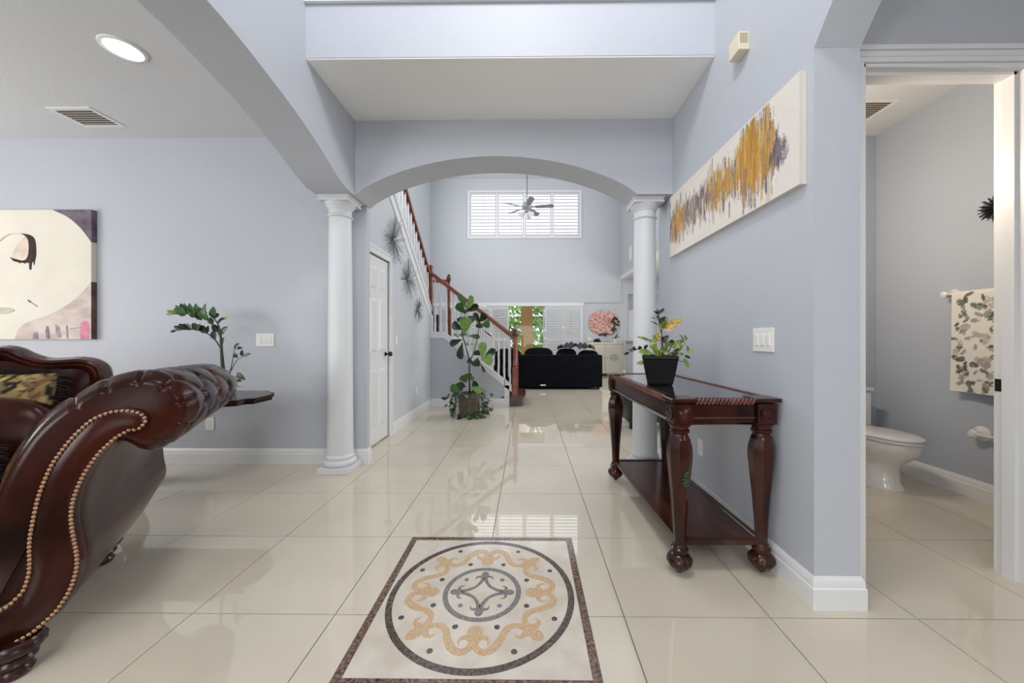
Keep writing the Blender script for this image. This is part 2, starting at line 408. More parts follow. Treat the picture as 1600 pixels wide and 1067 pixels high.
# ---- bathroom wall, doorway, bathroom
YD = 1.726; YD2 = 1.845; DX0, DX1, DZ = 1.562, 2.33, 2.425
b = B().box(1.42, DX0, YD, YD2, 0, 3.02).box(DX1, 3.4, YD, YD2, 0, 3.02).box(DX0, DX1, YD, YD2, DZ, 3.02)
struct('wall_bathroom_front', b, wallm, 'pale blue wall around the bathroom doorway', 'wall')
struct('ceiling_side_hall', B().box(1.42, 3.4, -4.2, YD, 3.02, 3.1), ceilm, 'off-white ceiling of the side hall', 'ceiling')
struct('wall_side_hall', B().box(3.4, 3.5, -4.2, YD, 0, 3.02), wallm, 'pale blue end wall of the side hall', 'wall')
XBW = 3.22; YBW = 3.42
struct('wall_bathroom_right', B().box(XBW, XBW + .1, YD2, 3.52, 0, 3.02), bathm, 'grey satin bathroom wall with hanging towel', 'wall')
struct('wall_bathroom_back', B().box(1.42, XBW, YBW, YBW + .1, 0, 3.02), bathm, 'grey bathroom wall behind the toilet tank', 'wall')
struct('ceiling_bathroom', B().box(1.42, XBW, YD2, YBW, 3.02, 3.1), ceilm, 'off-white bathroom ceiling with exhaust grille', 'ceiling')
# ---- great room
YF = 11.7; XGL, XGR = -3.08, 2.98; ZG = 6.22
wx0, wx1, wz0, wz1 = -1.888, 1.72, 4.315, 5.836
sx0, sx1, sz1 = -2.93, 1.76, 2.2
b = B().box(XGL, XGR, YF - .04, YF + .1, 2.28, wz0).box(XGL, wx0, YF - .04, YF + .1, wz0, wz1).box(wx1, XGR, YF - .04, YF + .1, wz0, wz1).box(XGL, XGR, YF - .04, YF + .1, wz1, ZG)
b.box(XGL, sx0, YF, YF + .1, 0, 2.28).box(sx1, 3.19, YF, YF + .1, 0, 2.28).box(sx0, sx1, YF, YF + .1, sz1, 2.28).box(XGR, 3.19, YF, YF + .1, 2.28, 3.15)
struct('wall_far', b, greatm, 'two storey pale grey far wall of the great room', 'wall')
struct('wall_great_left', B().box(XGL - .1, XGL, 3.42, 11.8, 0, ZG), hallm, 'bright pale wall beside the staircase', 'wall')
b = B().box(XGR, XGR + .1, 3.42, 11.7, 3.12, ZG); b.box(1.42, XGR + .1, 3.425, 3.5, 3.12, ZG)
struct('wall_great_right', b, greatm, 'upper right wall of the great room above the kitchen opening', 'wall')
struct('ceiling_great', B().box(XGL - .1, XGR + .1, 3.42, 11.8, ZG, ZG + .1), ceilm, 'high white great room ceiling with fan', 'ceiling')
struct('trim_2', B().box(XGR - .02, XGR + .12, 3.52, 11.7, 3.0, 3.12), trimm, 'white header beam over the kitchen opening', 'trim')
struct('ceiling_kitchen', B().box(XGR + .12, 5.6, 3.42, 11.8, 3.02, 3.12), ceilm, 'off-white kitchen ceiling', 'ceiling')
struct('wall_kitchen_right', B().box(5.5, 5.6, 3.42, 11.8, 0, 3.02), hallm, 'pale far side wall of the kitchen', 'wall')
b = B().box(3.19, 5.5, 12.4, 12.5, 0, 3.02).box(3.19, 3.25, 11.8, 12.4, 0, 3.02)
b.box(3.19, 5.5, YF, YF + .1, 2.56, 3.02)
struct('wall_kitchen_back', b, greatm, 'grey recessed wall beyond the kitchen opening', 'wall')
struct('door_2', B().box(3.36, 4.2, 12.30, 12.39, 0, 2.1), trimm, 'narrow white door in the recess beyond the kitchen', 'door')
struct('wall_kitchen_front', B().box(1.43, 5.5, 3.53, 3.6, 0, 3.0), hallm, 'pale wall behind the foyer and bathroom', 'wall')
# ---- hall left wall under the upper stair flight, with closet door
XH = -1.62
zt = lambda y: 1.62 + (6.19 - y) * .7295
b = B()
def sl(y0, y1, z0):
    b.hexa([(XH - .1, y0, z0), (XH, y0, z0), (XH, y1, z0), (XH - .1, y1, z0), (XH - .1, y0, zt(y0)), (XH, y0, zt(y0)), (XH, y1, zt(y1)), (XH - .1, y1, zt(y1))])
sl(3.421, 3.69, 0); sl(3.69, 4.30, 2.045); sl(4.30, 6.17, 0)
struct('wall_hall_left', b, hallm, 'pale hall wall below the upper stair flight with starbursts', 'wall')
# knee wall below the lower flight
b = B().prism([(XH, 0), (-.37, 0), (-.37, .36), (-1.40, 1.175), (XH, 1.175)], 6.17, 6.27, 'y')
struct('wall_knee', b, wallm, 'pale blue wall under the lower stair flight behind the potted fig', 'wall')
# ---- baseboards and casings
BP = [(0, 0), (.017, 0), (.017, .088), (.013, .094), (.013, .112), (.007, .126), (.003, .136), (0, .136)]
def base(name, path, label, **k):
    struct(name, B().sweep(BP, path, **k), trimm, label, 'baseboard', smooth=30)
base('baseboard_dining', [(-6.5, YB), (-1.47, YB), (-1.47, 3.43)], 'white stepped baseboard along the dining room back wall')
base('baseboard_hall', [(XH, 4.372), (XH, 6.17)], 'white baseboard along the hall below the starbursts')
base('baseboard_knee', [(XH + .017, 6.17), (-.37, 6.17)], 'white baseboard behind the potted fig')
base('baseboard_right', [(XR, 3.42), (XR, 1.581), (1.42, 1.581), (1.42, YD)], 'white stepped baseboard wrapping the pillar by the bathroom', right=True)
base('baseboard_bathroom', [(XBW, YBW), (XBW, YD2)], 'white baseboard along the bathroom wall', right=True)
base('baseboard_far', [(1.77, YF), (3.19, YF)], 'white baseboard behind the cream sideboard')
# bathroom casing + jamb
CP = [(0, 0), (.0, .018), (.012, .02), (.03, .016), (.055, .016), (.062, .011), (.078, .009), (.078, 0)]
def casing(b, x_in, x_out, z, yface, top=True):
    pass
b = B()
for (xa, xb) in ((DX0 - .075, DX0 - .003), (DX1 + .003, DX1 + .075)):
    sgn = 1 if xb < DX1 else -1
    inner = xb if sgn > 0 else xa; outer = xa if sgn > 0 else xb
    b.box(min(inner, outer), max(inner, outer), YD - .012, YD, 0, DZ + .075)
    b.box(min(outer, outer + sgn * .022), max(outer, outer + sgn * .022), YD - .022, YD - .012, 0, DZ + .075)
    b.box(min(outer + sgn * .028, outer + sgn * .05), max(outer + sgn * .028, outer + sgn * .05), YD - .017, YD - .012, 0, DZ + .05)
b.box(DX0 - .003, DX1 + .003, YD - .012, YD, DZ + .003, DZ + .075).box(DX0 - .053, DX1 + .053, YD - .022, YD - .012, DZ + .053, DZ + .075).box(DX0 - .025, DX1 + .025, YD - .017, YD - .012, DZ + .025, DZ + .047)
struct('trim_3', b, trimm, 'white moulded casing around the bathroom doorway', 'trim')
dj = thing('door_3', 'white bathroom door jamb with black strike plate', 'door', (2.33, 1.785, 0), kind='structure')
b = B().box(DX0 - .001, DX0 + .012, YD - .002, YD2 + .002, 0, DZ).box(DX1 - .014, DX1 + .001, YD - .002, YD2 + .002, 0, DZ).box(DX0, DX1, YD - .002, YD2 + .002, DZ - .014, DZ + .001)
b.build('jamb', trimm, dj)
b = B().box(DX1 - .027, DX1 - .014, YD + .035, YD2 - .037, 0, DZ - .014).box(DX0 + .012, DX1 - .014, YD + .035, YD2 - .037, DZ - .027, DZ - .014)
b.build('door_stop', trimm, dj)
b = B().box(DX1 - .0165, DX1 - .014, 1.812, 1.842, .89, .95); b.build('strike_plate', blackm, dj)
B().box(DX1 - .018, DX1 - .0165, 1.822, 1.834, .905, .935).build('strike_hole', M('dark_bronze', (92, 60, 44), .3, metal=.8), dj)

# closet door in the hall (six panels)
d1 = thing('door_1', 'white six-panel closet door with black knob', 'door', (XH, 4.0, 0), kind='structure')
y0, y1 = 3.705, 4.285
b = B().box(XH - .045, XH - .012, y0, y1, .018, 2.03); slab = b.build('door_leaf', trimm, d1)
for (za, zb) in ((.2, .82), (1.0, 1.58), (1.68, 1.92)):
    for (ya, yb) in ((y0 + .08, y0 + .265), (y0 + .315, y1 - .08)):
        p = B().hexa([(XH - .012, ya, za), (XH - .012, yb, za), (XH - .012, yb, zb), (XH - .012, ya, zb), (XH - .002, ya + .03, za + .03), (XH - .002, yb - .03, za + .03), (XH - .002, yb - .03, zb - .03), (XH - .002, ya + .03, zb - .03)])
        p.build('raised_panel', trimm, slab)
hd = B().lathe([(.025, 0), (.026, .006), (.01, .01), (.01, .035), (.026, .045), (.03, .06), (.022, .075), (.005, .08)], (XH - .012, y1 - .07, .97), 16, 'x'); hd.build('door_knob', blackm, slab, smooth=40)
b = B().box(XH, XH + .017, y1 + .005, y1 + .085, 0, 2.125).box(XH, XH + .017, y0 - .085, y1 + .005, 2.045, 2.125).box(XH, XH + .017, y0 - .085, y0 - .005, 0, 2.045)
b.box(XH + .017, XH + .024, y1 + .062, y1 + .085, 0, 2.125).box(XH + .017, XH + .024, y0 - .085, y1 + .062, 2.102, 2.125)
b.build('casing', trimm, d1)

# ================================================================== WINDOWS
def louver_mesh(wd, depth, th):
    t = B(); n = 10; ring = [(depth / 2 * cos(2 * pi * i / n), th / 2 * sin(2 * pi * i / n)) for i in range(n)]
    t.prism(ring, -wd / 2, wd / 2, 'x'); return t
louvm = M('shutter_white', (206, 207, 210), .5)
def shutter(win, x0, x1, z0, z1, yc, nl, tilt, tiers, rod=True, lid={}):
    t = .055
    f = B().box(x0, x0 + t, yc - .014, yc + .014, z0, z1).box(x1 - t, x1, yc - .014, yc + .014, z0, z1)
    zs = [z0] + tiers + [z1]
    rails = []
    for k, z in enumerate(zs):
        a, c = (z, z + .07) if k == 0 else ((z - .07, z) if k == len(zs) - 1 else (z - .04, z + .04))
        f.box(x0 + t, x1 - t, yc - .014, yc + .014, a, c); rails.append((a, c))
    p = f.build('shutter_panel', louvm, win)
    key = round(x1 - x0, 3)
    for k in range(len(rails) - 1):
        za, zb = rails[k][1], rails[k + 1][0]; n = max(3, round(nl * (zb - za) / (z1 - z0))); st_ = (zb - za) / n
        for i in range(n):
            if key not in lid:
                o = louver_mesh(x1 - x0 - 2 * t - .004, .085, .011).build('louver', louvm, p, smooth=50); lid[key] = o
            else: o = copy_obj(lid[key], p)
            o.location = ((x0 + x1) / 2, yc, za + st_ * (i + .5)); o.rotation_euler = (tilt, 0, 0)
        if rod: B().box((x0 + x1) / 2 - .006, (x0 + x1) / 2 + .006, yc - .062, yc - .05, za + .06, zb - .06).build('tilt_rod', louvm, p)
w1 = thing('window_1', 'wide upper window with four white louvered shutters', 'window', (0, YF, wz0), kind='structure')
b = B().box(wx0 - .0, wx0 + .06, YF - .075, YF + .02, wz0, wz1).box(wx1 - .06, wx1, YF - .075, YF + .02, wz0, wz1).box(wx0 + .06, wx1 - .06, YF - .075, YF + .02, wz0, wz0 + .06).box(wx0 + .06, wx1 - .06, YF - .075, YF + .02, wz1 - .06, wz1)
b.build('window_frame', trimm, w1)
pw = (wx1 - wx0 - .12) / 4
for k in range(4): shutter(w1, wx0 + .06 + pw * k + .004, wx0 + .06 + pw * (k + 1) - .004, wz0 + .065, wz1 - .065, YF - .05, 13, R(46), [])
B().box(wx0 + .06, wx1 - .06, YF + .06, YF + .066, wz0 + .06, wz1 - .06).build('pane', glass, w1)
w2 = thing('window_2', 'sliding patio doors with white plantation shutters either side', 'window', (0, YF, 0), kind='structure')
b = B().box(sx0 - .05, sx1 + .03, YF - .07, YF, sz1 - .03, sz1 + .075).box(sx0, sx0 + .05, YF - .06, YF + .05, 0, sz1 - .03).box(sx1 - .04, sx1, YF - .06, YF + .05, 0, sz1 - .03)
b.box(sx0, sx1, YF + .02, YF + .09, 0, .04)
b.build('door_frame', trimm, w2)
for (xa, xb) in ((.56, 1.14), (1.15, 1.72)): shutter(w2, xa, xb, .05, sz1 - .04, YF - .04, 26, R(-80), [1.13], True)
for k in range(4): shutter(w2, -2.87 + .575 * k, -2.87 + .575 * k + .565, .05, sz1 - .04, YF - .04, 26, R(-70), [1.13], True)
for k, xx in enumerate((-.60, -.02 + .001, .53)):
    B().box(xx - .025, xx + .025, YF + .03, YF + .07, .04, sz1 - .03).build('stile', trimm, w2) if k != 1 else None
B().box(sx0 + .05, sx1 - .04, YF + .05, YF + .056, .04, sz1 - .03).build('pane', glass, w2)

# outside
struct('ground_patio', B().box(-14, 14, 11.83, 40, -.12, -.02), M('patio_paver', (196, 186, 170), .8, var=.1, vscale=3), 'pale patio ground outside the sliding doors', 'ground')
pc = thing('porch_column', 'square tan stucco porch column seen through the patio doors', 'column', (-.02, 14, 0))
B().box(-.23, .22, 13.9, 14.3, -.02, 2.62).build('shaft', M('tan_stucco', (214, 172, 112), .8, var=.06, vscale=40), pc)
B().box(-.28, .27, 13.85, 14.35, -.02, .12).build('column_base', M('tan_stucco', (0, 0, 0)), pc)
struct('ceiling_porch', B().box(-5, 5, 11.9, 14.6, 2.62, 2.75), M('porch_white', (236, 232, 220), .7), 'cream porch ceiling outside the patio doors', 'ceiling')
se = thing('screen_enclosure', 'white metal pool screen frame outside the patio doors', 'fence', (0, 16, 0))
for z in (.88, 2.1): B().box(-6, 6, 15.97, 16.03, z, z + .07).build('rail', trimm, se)
for x in (-3.6, -1.4, .95, 3.2): B().box(x - .03, x + .03, 15.96, 16.04, -.02, 3.2).build('post', trimm, se)
hb = B()
for k in range(7500):
    x = random.uniform(-5, 5); z = random.uniform(-.02, 3.5) ; y = 17.3 + .35 * sin(x * 3.1) * cos(z * 2.7) + random.uniform(-.25, .25)
    d = Vector((random.uniform(-1, 1), random.uniform(-1, .2), random.uniform(-.6, 1))).normalized(); s_ = random.uniform(.1, .2)
    hb.leaf((x, y, z), Vector((x, y, z)) + d * s_ * 1.3, s_ * .9, seg=2)
hdg = thing('hedge', 'tall dense green hedge beyond the screen enclosure', 'hedge', (0, 17.4, 0))
hb.build('foliage', M('hedge_leaf', (88, 138, 62), .6, col2=(150, 190, 96), vscale=2.5), hdg, recalc=False, kind='stuff')
hb = B()
for x in [i * .7 - 4.9 for i in range(15)]: hb.tube([(x, 17.7, -.02), (x + .1, 17.75, 1.6), (x, 17.7, 3.0)], [.05, .04, .02], 6)
hb.build('trunk', stemm, hdg, kind='stuff')

# ================================================================== COLUMNS
def column(cx, cy, label):
    t = thing('round_column', label, 'column', (cx, cy, 0))
    B().box(cx - .134, cx + .134, cy - .134, cy + .134, 0, .052).build('plinth', colm, t, bevel=.004)
    prof = [(.120, .052), (.130, .062), (.134, .078), (.130, .094), (.118, .103), (.112, .105), (.112, .112), (.117, .118), (.117, .128), (.110, .136), (.106, .15)]
    B().lathe(prof, (cx, cy, 0), 40).build('base_moulding', colm, t, smooth=40)
    B().lathe([(.106, .15), (.102, .6), (.100, 1.2), (.094, 1.9), (.090, 2.195)], (cx, cy, 0), 40).build('shaft', colm, t, smooth=60)
    prof = [(.090, 2.195), (.099, 2.199), (.103, 2.208), (.099, 2.217), (.092, 2.221), (.092, 2.262), (.098, 2.266), (.100, 2.276), (.106, 2.284), (.118, 2.300), (.126, 2.318)]
    B().lathe(prof, (cx, cy, 0), 40).build('capital', colm, t, smooth=40)
    h = lambda r, z: [(cx - r, cy - r, z), (cx + r, cy - r, z), (cx + r, cy + r, z), (cx - r, cy + r, z)]
    ab = B().box(cx - .128, cx + .128, cy - .128, cy + .128, 2.318, 2.336); ab.hexa(h(.118, 2.336) + h(.134, 2.3625)); ab.build('abacus', colm, t)
column(-1.637, 3.205, 'white round column beside the leather sofa at the left of the hall arch')
column(1.045, 3.275, 'white round column behind the console table at the right of the hall arch')

# ================================================================== FLOOR MEDALLION
med = thing('floor_medallion', 'square inlaid marble floor medallion with brown border and scroll rings', 'medallion', (-.203, 1.663, 0))
mcx, mcy, U = -.203, 1.663, .457
mp_ = lambda p: (p[0] * U, p[1] * U)
zb = -.0045
B().box(-.93 * U, .93 * U, -.93 * U, .93 * U, zb, -.0002).build('cream_field', creamst, med, world=False)
for k in range(4):
    a = k * pi / 2; q = [(-1, -1), (1, -1), (.932, -.932), (-.932, -.932)]
    q = [(x * cos(a) - y * sin(a), x * sin(a) + y * cos(a)) for x, y in q]
    B().prism([mp_(p) for p in q], zb, .0002, 'z').build('border_strip', brownst, med, world=False)
def annulus(r0, r1, z0, z1, n=96):
    t = B(); vs = []; fs = []
    for i in range(n):
        a = 2 * pi * i / n
        for r, z in ((r0, z0), (r1, z0), (r1, z1), (r0, z1)): vs.append((r * U * cos(a), r * U * sin(a), z))
    for i in range(n):
        j = (i + 1) % n
        for k in range(4): fs.append((i * 4 + k, i * 4 + (k + 1) % 4, j * 4 + (k + 1) % 4, j * 4 + k))
    return t.add(vs, fs)
annulus(.845, .905, -.003, .0003).build('outer_ring', darkst, med, world=False)
annulus(.335, .385, -.003, .0003).build('inner_ring', greyst, med, world=False)
def ribbon(b, path, widths, z0, z1, n=26):
    P = catmull([(p[0], p[1], 0) for p in path], n); wv = catmull([(w_, 0, 0) for w_ in widths], n)
    L, Rr = [], []
    for i, p in enumerate(P):
        d = (P[min(i + 1, n - 1)] - P[max(i - 1, 0)]).normalized(); nn = Vector((-d.y, d.x, 0)); h = max(.002, wv[i].x) / 2
        L.append(p + nn * h); Rr.append(p - nn * h)
    vs = []; fs = []
    for i in range(n):
        for q, z in ((L[i], z0), (Rr[i], z0), (Rr[i], z1), (L[i], z1)): vs.append((q.x * U, q.y * U, z))
    for i in range(n - 1):
        for k in range(4): fs.append((i * 4 + k, i * 4 + (k + 1) % 4, i * 4 + 4 + (k + 1) % 4, i * 4 + 4 + k))
    fs += [(0, 1, 2, 3), (n * 4 - 4, n * 4 - 3, n * 4 - 2, n * 4 - 1)]
    b.add(vs, fs)
def tf(pts, k, mir):
    a = k * pi / 2; out = []
    for x, y in pts:
        if mir: x = -x
        out.append((x * cos(a) - y * sin(a), x * sin(a) + y * cos(a)))
    return out
def petal(b, c, tip, w_, z1, k, mir=False, n=20):
    """teardrop from c to tip"""
    cx_, cy_ = c; dx, dy = tip[0] - cx_, tip[1] - cy_; L = hypot(dx, dy); ux, uy = dx / L, dy / L
    poly = []
    for i in range(n):
        a = 2 * pi * i / n; u = (1 - cos(a)) / 2; h = w_ / 2 * sin(a) * (.55 + .65 * u if u < .7 else 1.0)
        poly.append((cx_ + ux * L * u - uy * h, cy_ + uy * L * u + ux * h))
    b.prism([mp_(p) for p in tf(poly, k, mir)], -.003, z1, 'z')
z1 = .0004
for k in range(4):
    # gold motif on the axis, its two connecting scrolls, and the diagonal motif
    c = B(); petal(c, (0, -.60), (0, -.425), .15, z1, k)
    for m_ in (0, 1): ribbon(c, tf([(0, -.60), (-.05, -.555), (-.10, -.56), (-.125, -.595), (-.118, -.635)], k, m_), [.07, .075, .06, .04, .006], -.003, z1 + .0003 + .0002 * m_)
    c.build('gold_fleur', tanst, med, world=False)
    for m_ in (0, 1):
        c = B(); ribbon(c, tf([(-.005, -.60), (-.04, -.675), (-.11, -.70), (-.175, -.655), (-.222, -.575), (-.252, -.49), (-.30, -.435), (-.37, -.425), (-.44, -.455)], k, m_), [.05, .072, .058, .058, .06, .055, .052, .052, .06], -.003, z1 + .0007 + .0003 * m_, 40)
        c.build('gold_scroll', tanst, med, world=False)
    c = B(); petal(c, (-.435, -.435), (-.575, -.575), .12, z1, k)
    ribbon(c, tf([(-.45, -.45), (-.52, -.425), (-.55, -.375), (-.515, -.335)], k, 0), [.06, .075, .05, .006], -.003, z1 + .0003)
    ribbon(c, tf([(-.45, -.45), (-.425, -.52), (-.375, -.55), (-.335, -.515)], k, 0), [.06, .075, .05, .006], -.003, z1 + .0005)
    c.build('gold_fleur', tanst, med, world=False)
    c = B(); petal(c, (0, -.205), (0, -.318), .085, z1, k)
    for m_ in (0, 1): ribbon(c, tf([(0, -.215), (-.04, -.235), (-.078, -.225), (-.09, -.188)], k, m_), [.05, .05, .035, .006], -.003, z1 + .0003 + .0002 * m_, 14)
    c.build('grey_fleur', greyst, med, world=False)
    for m_ in (0,):
        c = B(); ribbon(c, tf([(-.01, -.21), (-.03, -.145), (-.07, -.08), (-.08, -.07), (-.145, -.03), (-.21, -.01)], k, m_), [.04, .03, .028, .028, .03, .04], -.003, z1 + .0006, 20)
        c.build('grey_scroll', greyst, med, world=False)
for (x, y) in [(.34, .69), (.69, .34), (.44, .183), (.183, .44)]:
    for sx_ in (1, -1):
        for sy_ in (1, -1):
            B().prism([((x * sx_ + .026 * cos(2 * pi * i / 14)) * U, (y * sy_ + .026 * sin(2 * pi * i / 14)) * U) for i in range(14)], -.003, z1, 'z').build('dot', darkst, med, world=False)
for sx_ in (1, -1):
    for sy_ in (1, -1):
        B().prism([((.185 * sx_ + .024 * cos(2 * pi * i / 14)) * U, (.185 * sy_ + .024 * sin(2 * pi * i / 14)) * U) for i in range(14)], -.003, z1, 'z').build('dot', greyst, med, world=False)

# ================================================================== LEATHER SOFA (local x: outward, y: rearward)
SO = (-1.755, 1.235, 0); SRZ = atan2(.484, .875); LS = 2.1
sofa = thing('leather_sofa', 'dark brown tufted leather sofa with rolled nailhead arm and carved wood crest', 'sofa', SO, SRZ)
sstep = lambda a, c, x: (lambda t: t * t * (3 - 2 * t))(max(0, min(1, (x - a) / (c - a))))
SEC = [(-.10, .14), (-.095, .30), (-.08, .48), (-.05, .65), (0, .785), (.055, .872), (.14, .953), (.235, 1.003), (.32, 1.018), (.395, .995), (.452, .935), (.468, .868), (.45, .798), (.402, .742), (.345, .714), (.298, .720), (.252, .752), (.213, .722), (.182, .66), (.16, .585), (.150, .50), (.155, .42), (.165, .34), (.15, .26), (.11, .18), (.06, .125), (-.06, .12)]
NS = 190
sec0 = catmull([(a, c, 0) for a, c in SEC], NS, True)
def seg_d(p, a, c):
    ax, ay = p[0] - a[0], p[1] - a[1]; bx, by = c[0] - a[0], c[1] - a[1]
    t = max(0, min(1, (ax * bx + ay * by) / (bx * bx + by * by))); return hypot(ax - bx * t, ay - by * t)
cumL = [0]
for a, c in zip(sec0, sec0[1:]): cumL.append(cumL[-1] + (c - a).length)
u_of = lambda i: cumL[i]
u_top = min(range(NS), key=lambda i: -sec0[i].y); U0 = u_of(u_top)
# buttons in (arc length from crown, t)
rowsU = [-.34, -.19, -.04, .10, .22, .34]
BT = []
for ri, uu in enumerate(rowsU):
    off = .27 if ri % 2 == 0 else .11
    t = off
    while t < 1.06: BT.append((uu, t, ri)); t += .32
CR = []
for a in BT:
    for c in BT:
        if c[2] == a[2] + 1 and abs(c[1] - a[1]) < .2: CR.append((a[:2], c[:2]))
def arm(mirror):
    b = B(); ts = [0, .005, .012, .022, .034, .047, .06, .073, .087] + [.10 + i * (1.0 / 66) for i in range(67)] + [1.112, 1.12]
    nrm = []
    for i in range(NS):
        d = (sec0[(i + 1) % NS] - sec0[i - 1]).normalized(); nrm.append((d.y * -1, d.x))   # inward/outward fixed below
    # outward test: loop runs inside->top->outside (clockwise seen from the front): outward = left of travel
    for t in ts:
        ins = .05 * (1 - sqrt(max(0, 1 - ((.09 - t) / .09) ** 2))) if t < .09 else (.03 * ((t - 1.09) / .03) if t > 1.09 else 0)
        k = t / 1.0
        for i in range(NS):
            p = sec0[i]; x, z = p.x, p.y
            nx, nz = nrm[i]
            dsp = -ins
            du = u_of(i) - U0
            if -.62 < du < .55:
                fade = sstep(-.62, -.5, du) * (1 - sstep(.46, .55, du))
                if t > .03:
                    dmin = min(hypot(du - q[0], t - q[1]) for q in BT)
                    dc = min((seg_d((du, t), a, c) for a, c in CR), default=1)
                    dsp -= fade * sstep(.03, .08, t) * (.026 * exp(-(dmin / .028) ** 2) + .013 * exp(-(dc / .013) ** 2))
                    dsp += fade * sstep(.03, .08, t) * .010 * min(1, dc / .07)
                if t < .16 and du > -.22:
                    ph = abs(sin(du * pi / .105)); dsp -= fade * .014 * (1 - min(1, ph * 3)) * (1 - t / .16)
            x += nx * dsp; z += nz * dsp
            wz = sstep(.52, .82, z)
            x += -.05 * k * wz; z += -.035 * k * wz
            if z < .34: z += (.34 - z) / .34 * .11 * sstep(.8, 1.12, t)
            x -= .075 * k * (1 - wz)
            if mirror: x = -LS - x
            b.v.append((x, t, z))
    nt_ = len(ts)
    for j in range(nt_ - 1):
        for i in range(NS):
            i2 = (i + 1) % NS; b.f.append((j * NS + i, j * NS + i2, (j + 1) * NS + i2, (j + 1) * NS + i))
    b.f.append(tuple(range(NS))); b.f.append(tuple((nt_ - 1) * NS + i for i in range(NS)))
    a = b.build('arm', leather, sofa, world=False, smooth=50)
    tag(a, 'tufted rolled leather arm' if not mirror else 'far rolled leather arm')
    N1 = [(.321, .811), (.336, .83), (.336, .846), (.321, .866), (.296, .876), (.27, .88), (.242, .877), (.216, .866), (.193, .851), (.168, .823), (.144, .79), (.118, .746), (.1, .709), (.083, .659), (.068, .6), (.055, .516), (.048, .45), (.048, .383), (.046, .342), (.034, .291), (.017, .268), (-.001, .249), (-.03, .235)]
    N2 = [(.308, .807), (.294, .808), (.276, .796), (.255, .781), (.238, .762), (.214, .732), (.193, .696), (.176, .661), (.163, .625), (.151, .581), (.147, .557), (.144, .518), (.146, .481), (.151, .436), (.157, .388), (.159, .348), (.156, .315), (.145, .269), (.131, .234), (.111, .198), (.094, .178), (.072, .157), (.051, .139), (.02, .124), (-.03, .122)]
    ring = [(p.x, p.y) for p in catmull([(a_, c_, 0) for a_, c_ in N1[::-1] + N2], 110)]
    cxs = sum(p[0] for p in ring) / len(ring)
    mm = (lambda x: -LS - x) if mirror else (lambda x: x)
    # front panel as a strip between the two nail rows
    Lf = catmull([(a_, c_, 0) for a_, c_ in N1], 70); Rt = catmull([(a_, c_, 0) for a_, c_ in N2], 70)
    pb = B(); vs = []; fs = []
    for i in range(70):
        q0, q1 = Lf[i], Rt[i]; d = (q1 - q0); dl = max(d.length, 1e-4); e = d / dl * .009
        a0, a1 = q0 - e, q1 + e
        for s_ in (0, .12, .5, .88, 1):
            q = a0.lerp(a1, s_); vs.append((mm(q.x), -.012 - (.010 if 0 < s_ < 1 else 0) - (.004 if s_ == .5 else 0), q.y))
        vs.append((mm(a1.x), .03, a1.y)); vs.append((mm(a0.x), .03, a0.y))
    for i in range(69):
        for k in range(7): fs.append((i * 7 + k, i * 7 + (k + 1) % 7, i * 7 + 7 + (k + 1) % 7, i * 7 + 7 + k))
    fs += [tuple(range(7)), tuple(69 * 7 + k for k in range(7))]
    pb.add(vs, fs); fp = pb.build('front_panel', leather, sofa, world=False, smooth=50)
    nb = B(); path = catmull([(a_, c_, 0) for a_, c_ in N1[::-1] + N2[:-1]], 118)
    for q in path: nb.ball((mm(q.x), -.021, q.y), .0072, 8, 5, (1, .7, 1))
    nb.build('nailhead_trim', brass, fp, world=False, smooth=180, kind='stuff')
arm(False); arm(True)
FT = [(.028, 0), (.044, .006), (.05, .018), (.044, .03), (.038, .036), (.04, .044), (.052, .05), (.056, .06), (.05, .07), (.052, .074), (.066, .086), (.074, .10), (.072, .112), (.06, .126)]
for (x, y) in ((0, .06), (-.07, .81), (-LS, .06), (-LS + .07, .81)):
    B().lathe(FT, (x + (.0 if x == 0 else 0), y - .06, 0), 36, flute=lambda a, z: .06 * abs(sin(a * 9)) if z > .07 else (.04 * abs(sin(a * 9)) if .045 < z < .065 else 0)).build('foot', wood, sofa, world=False, smooth=40)
B().box(-LS + .02, -.02, .03, 1.02, .13, .36).build('seat_frame', leather, sofa, world=False, bevel=.02, bseg=2)
def cushion(cx, cy, cz, sx_, sy_, sz_, mat, name, parent, rx=0, rz=0, n=16, pw=.35, world=False, plump=1):
    """plump cushion: superellipsoid grid"""
    t = B(); o = 0; m = Matrix.Rotation(rz, 3, 'Z') @ Matrix.Rotation(rx, 3, 'X')
    sp = lambda v, e: math.copysign(abs(v) ** e, v)
    for j in range(n + 1):
        a = pi * (j / n - .5)
        for i in range(2 * n):
            c = 2 * pi * i / (2 * n)
            x = sp(cos(a), .55) * sp(cos(c), pw); y = sp(cos(a), .55) * sp(sin(c), pw); z = sp(sin(a), .8)
            t.v.append(tuple(m @ Vector((x * sx_ / 2, y * sy_ / 2, z * sz_ / 2 * plump)) + Vector((cx, cy, cz))))
    for j in range(n):
        for i in range(2 * n):
            i2 = (i + 1) % (2 * n); t.f.append((j * 2 * n + i, j * 2 * n + i2, (j + 1) * 2 * n + i2, (j + 1) * 2 * n + i))
    return t.build(name, mat, parent, world=world, smooth=180, weld=True)
for cx_ in (-.585, -1.515): cushion(cx_, .44, .435, .92, .86, .17, leather, 'seat_cushion', sofa)
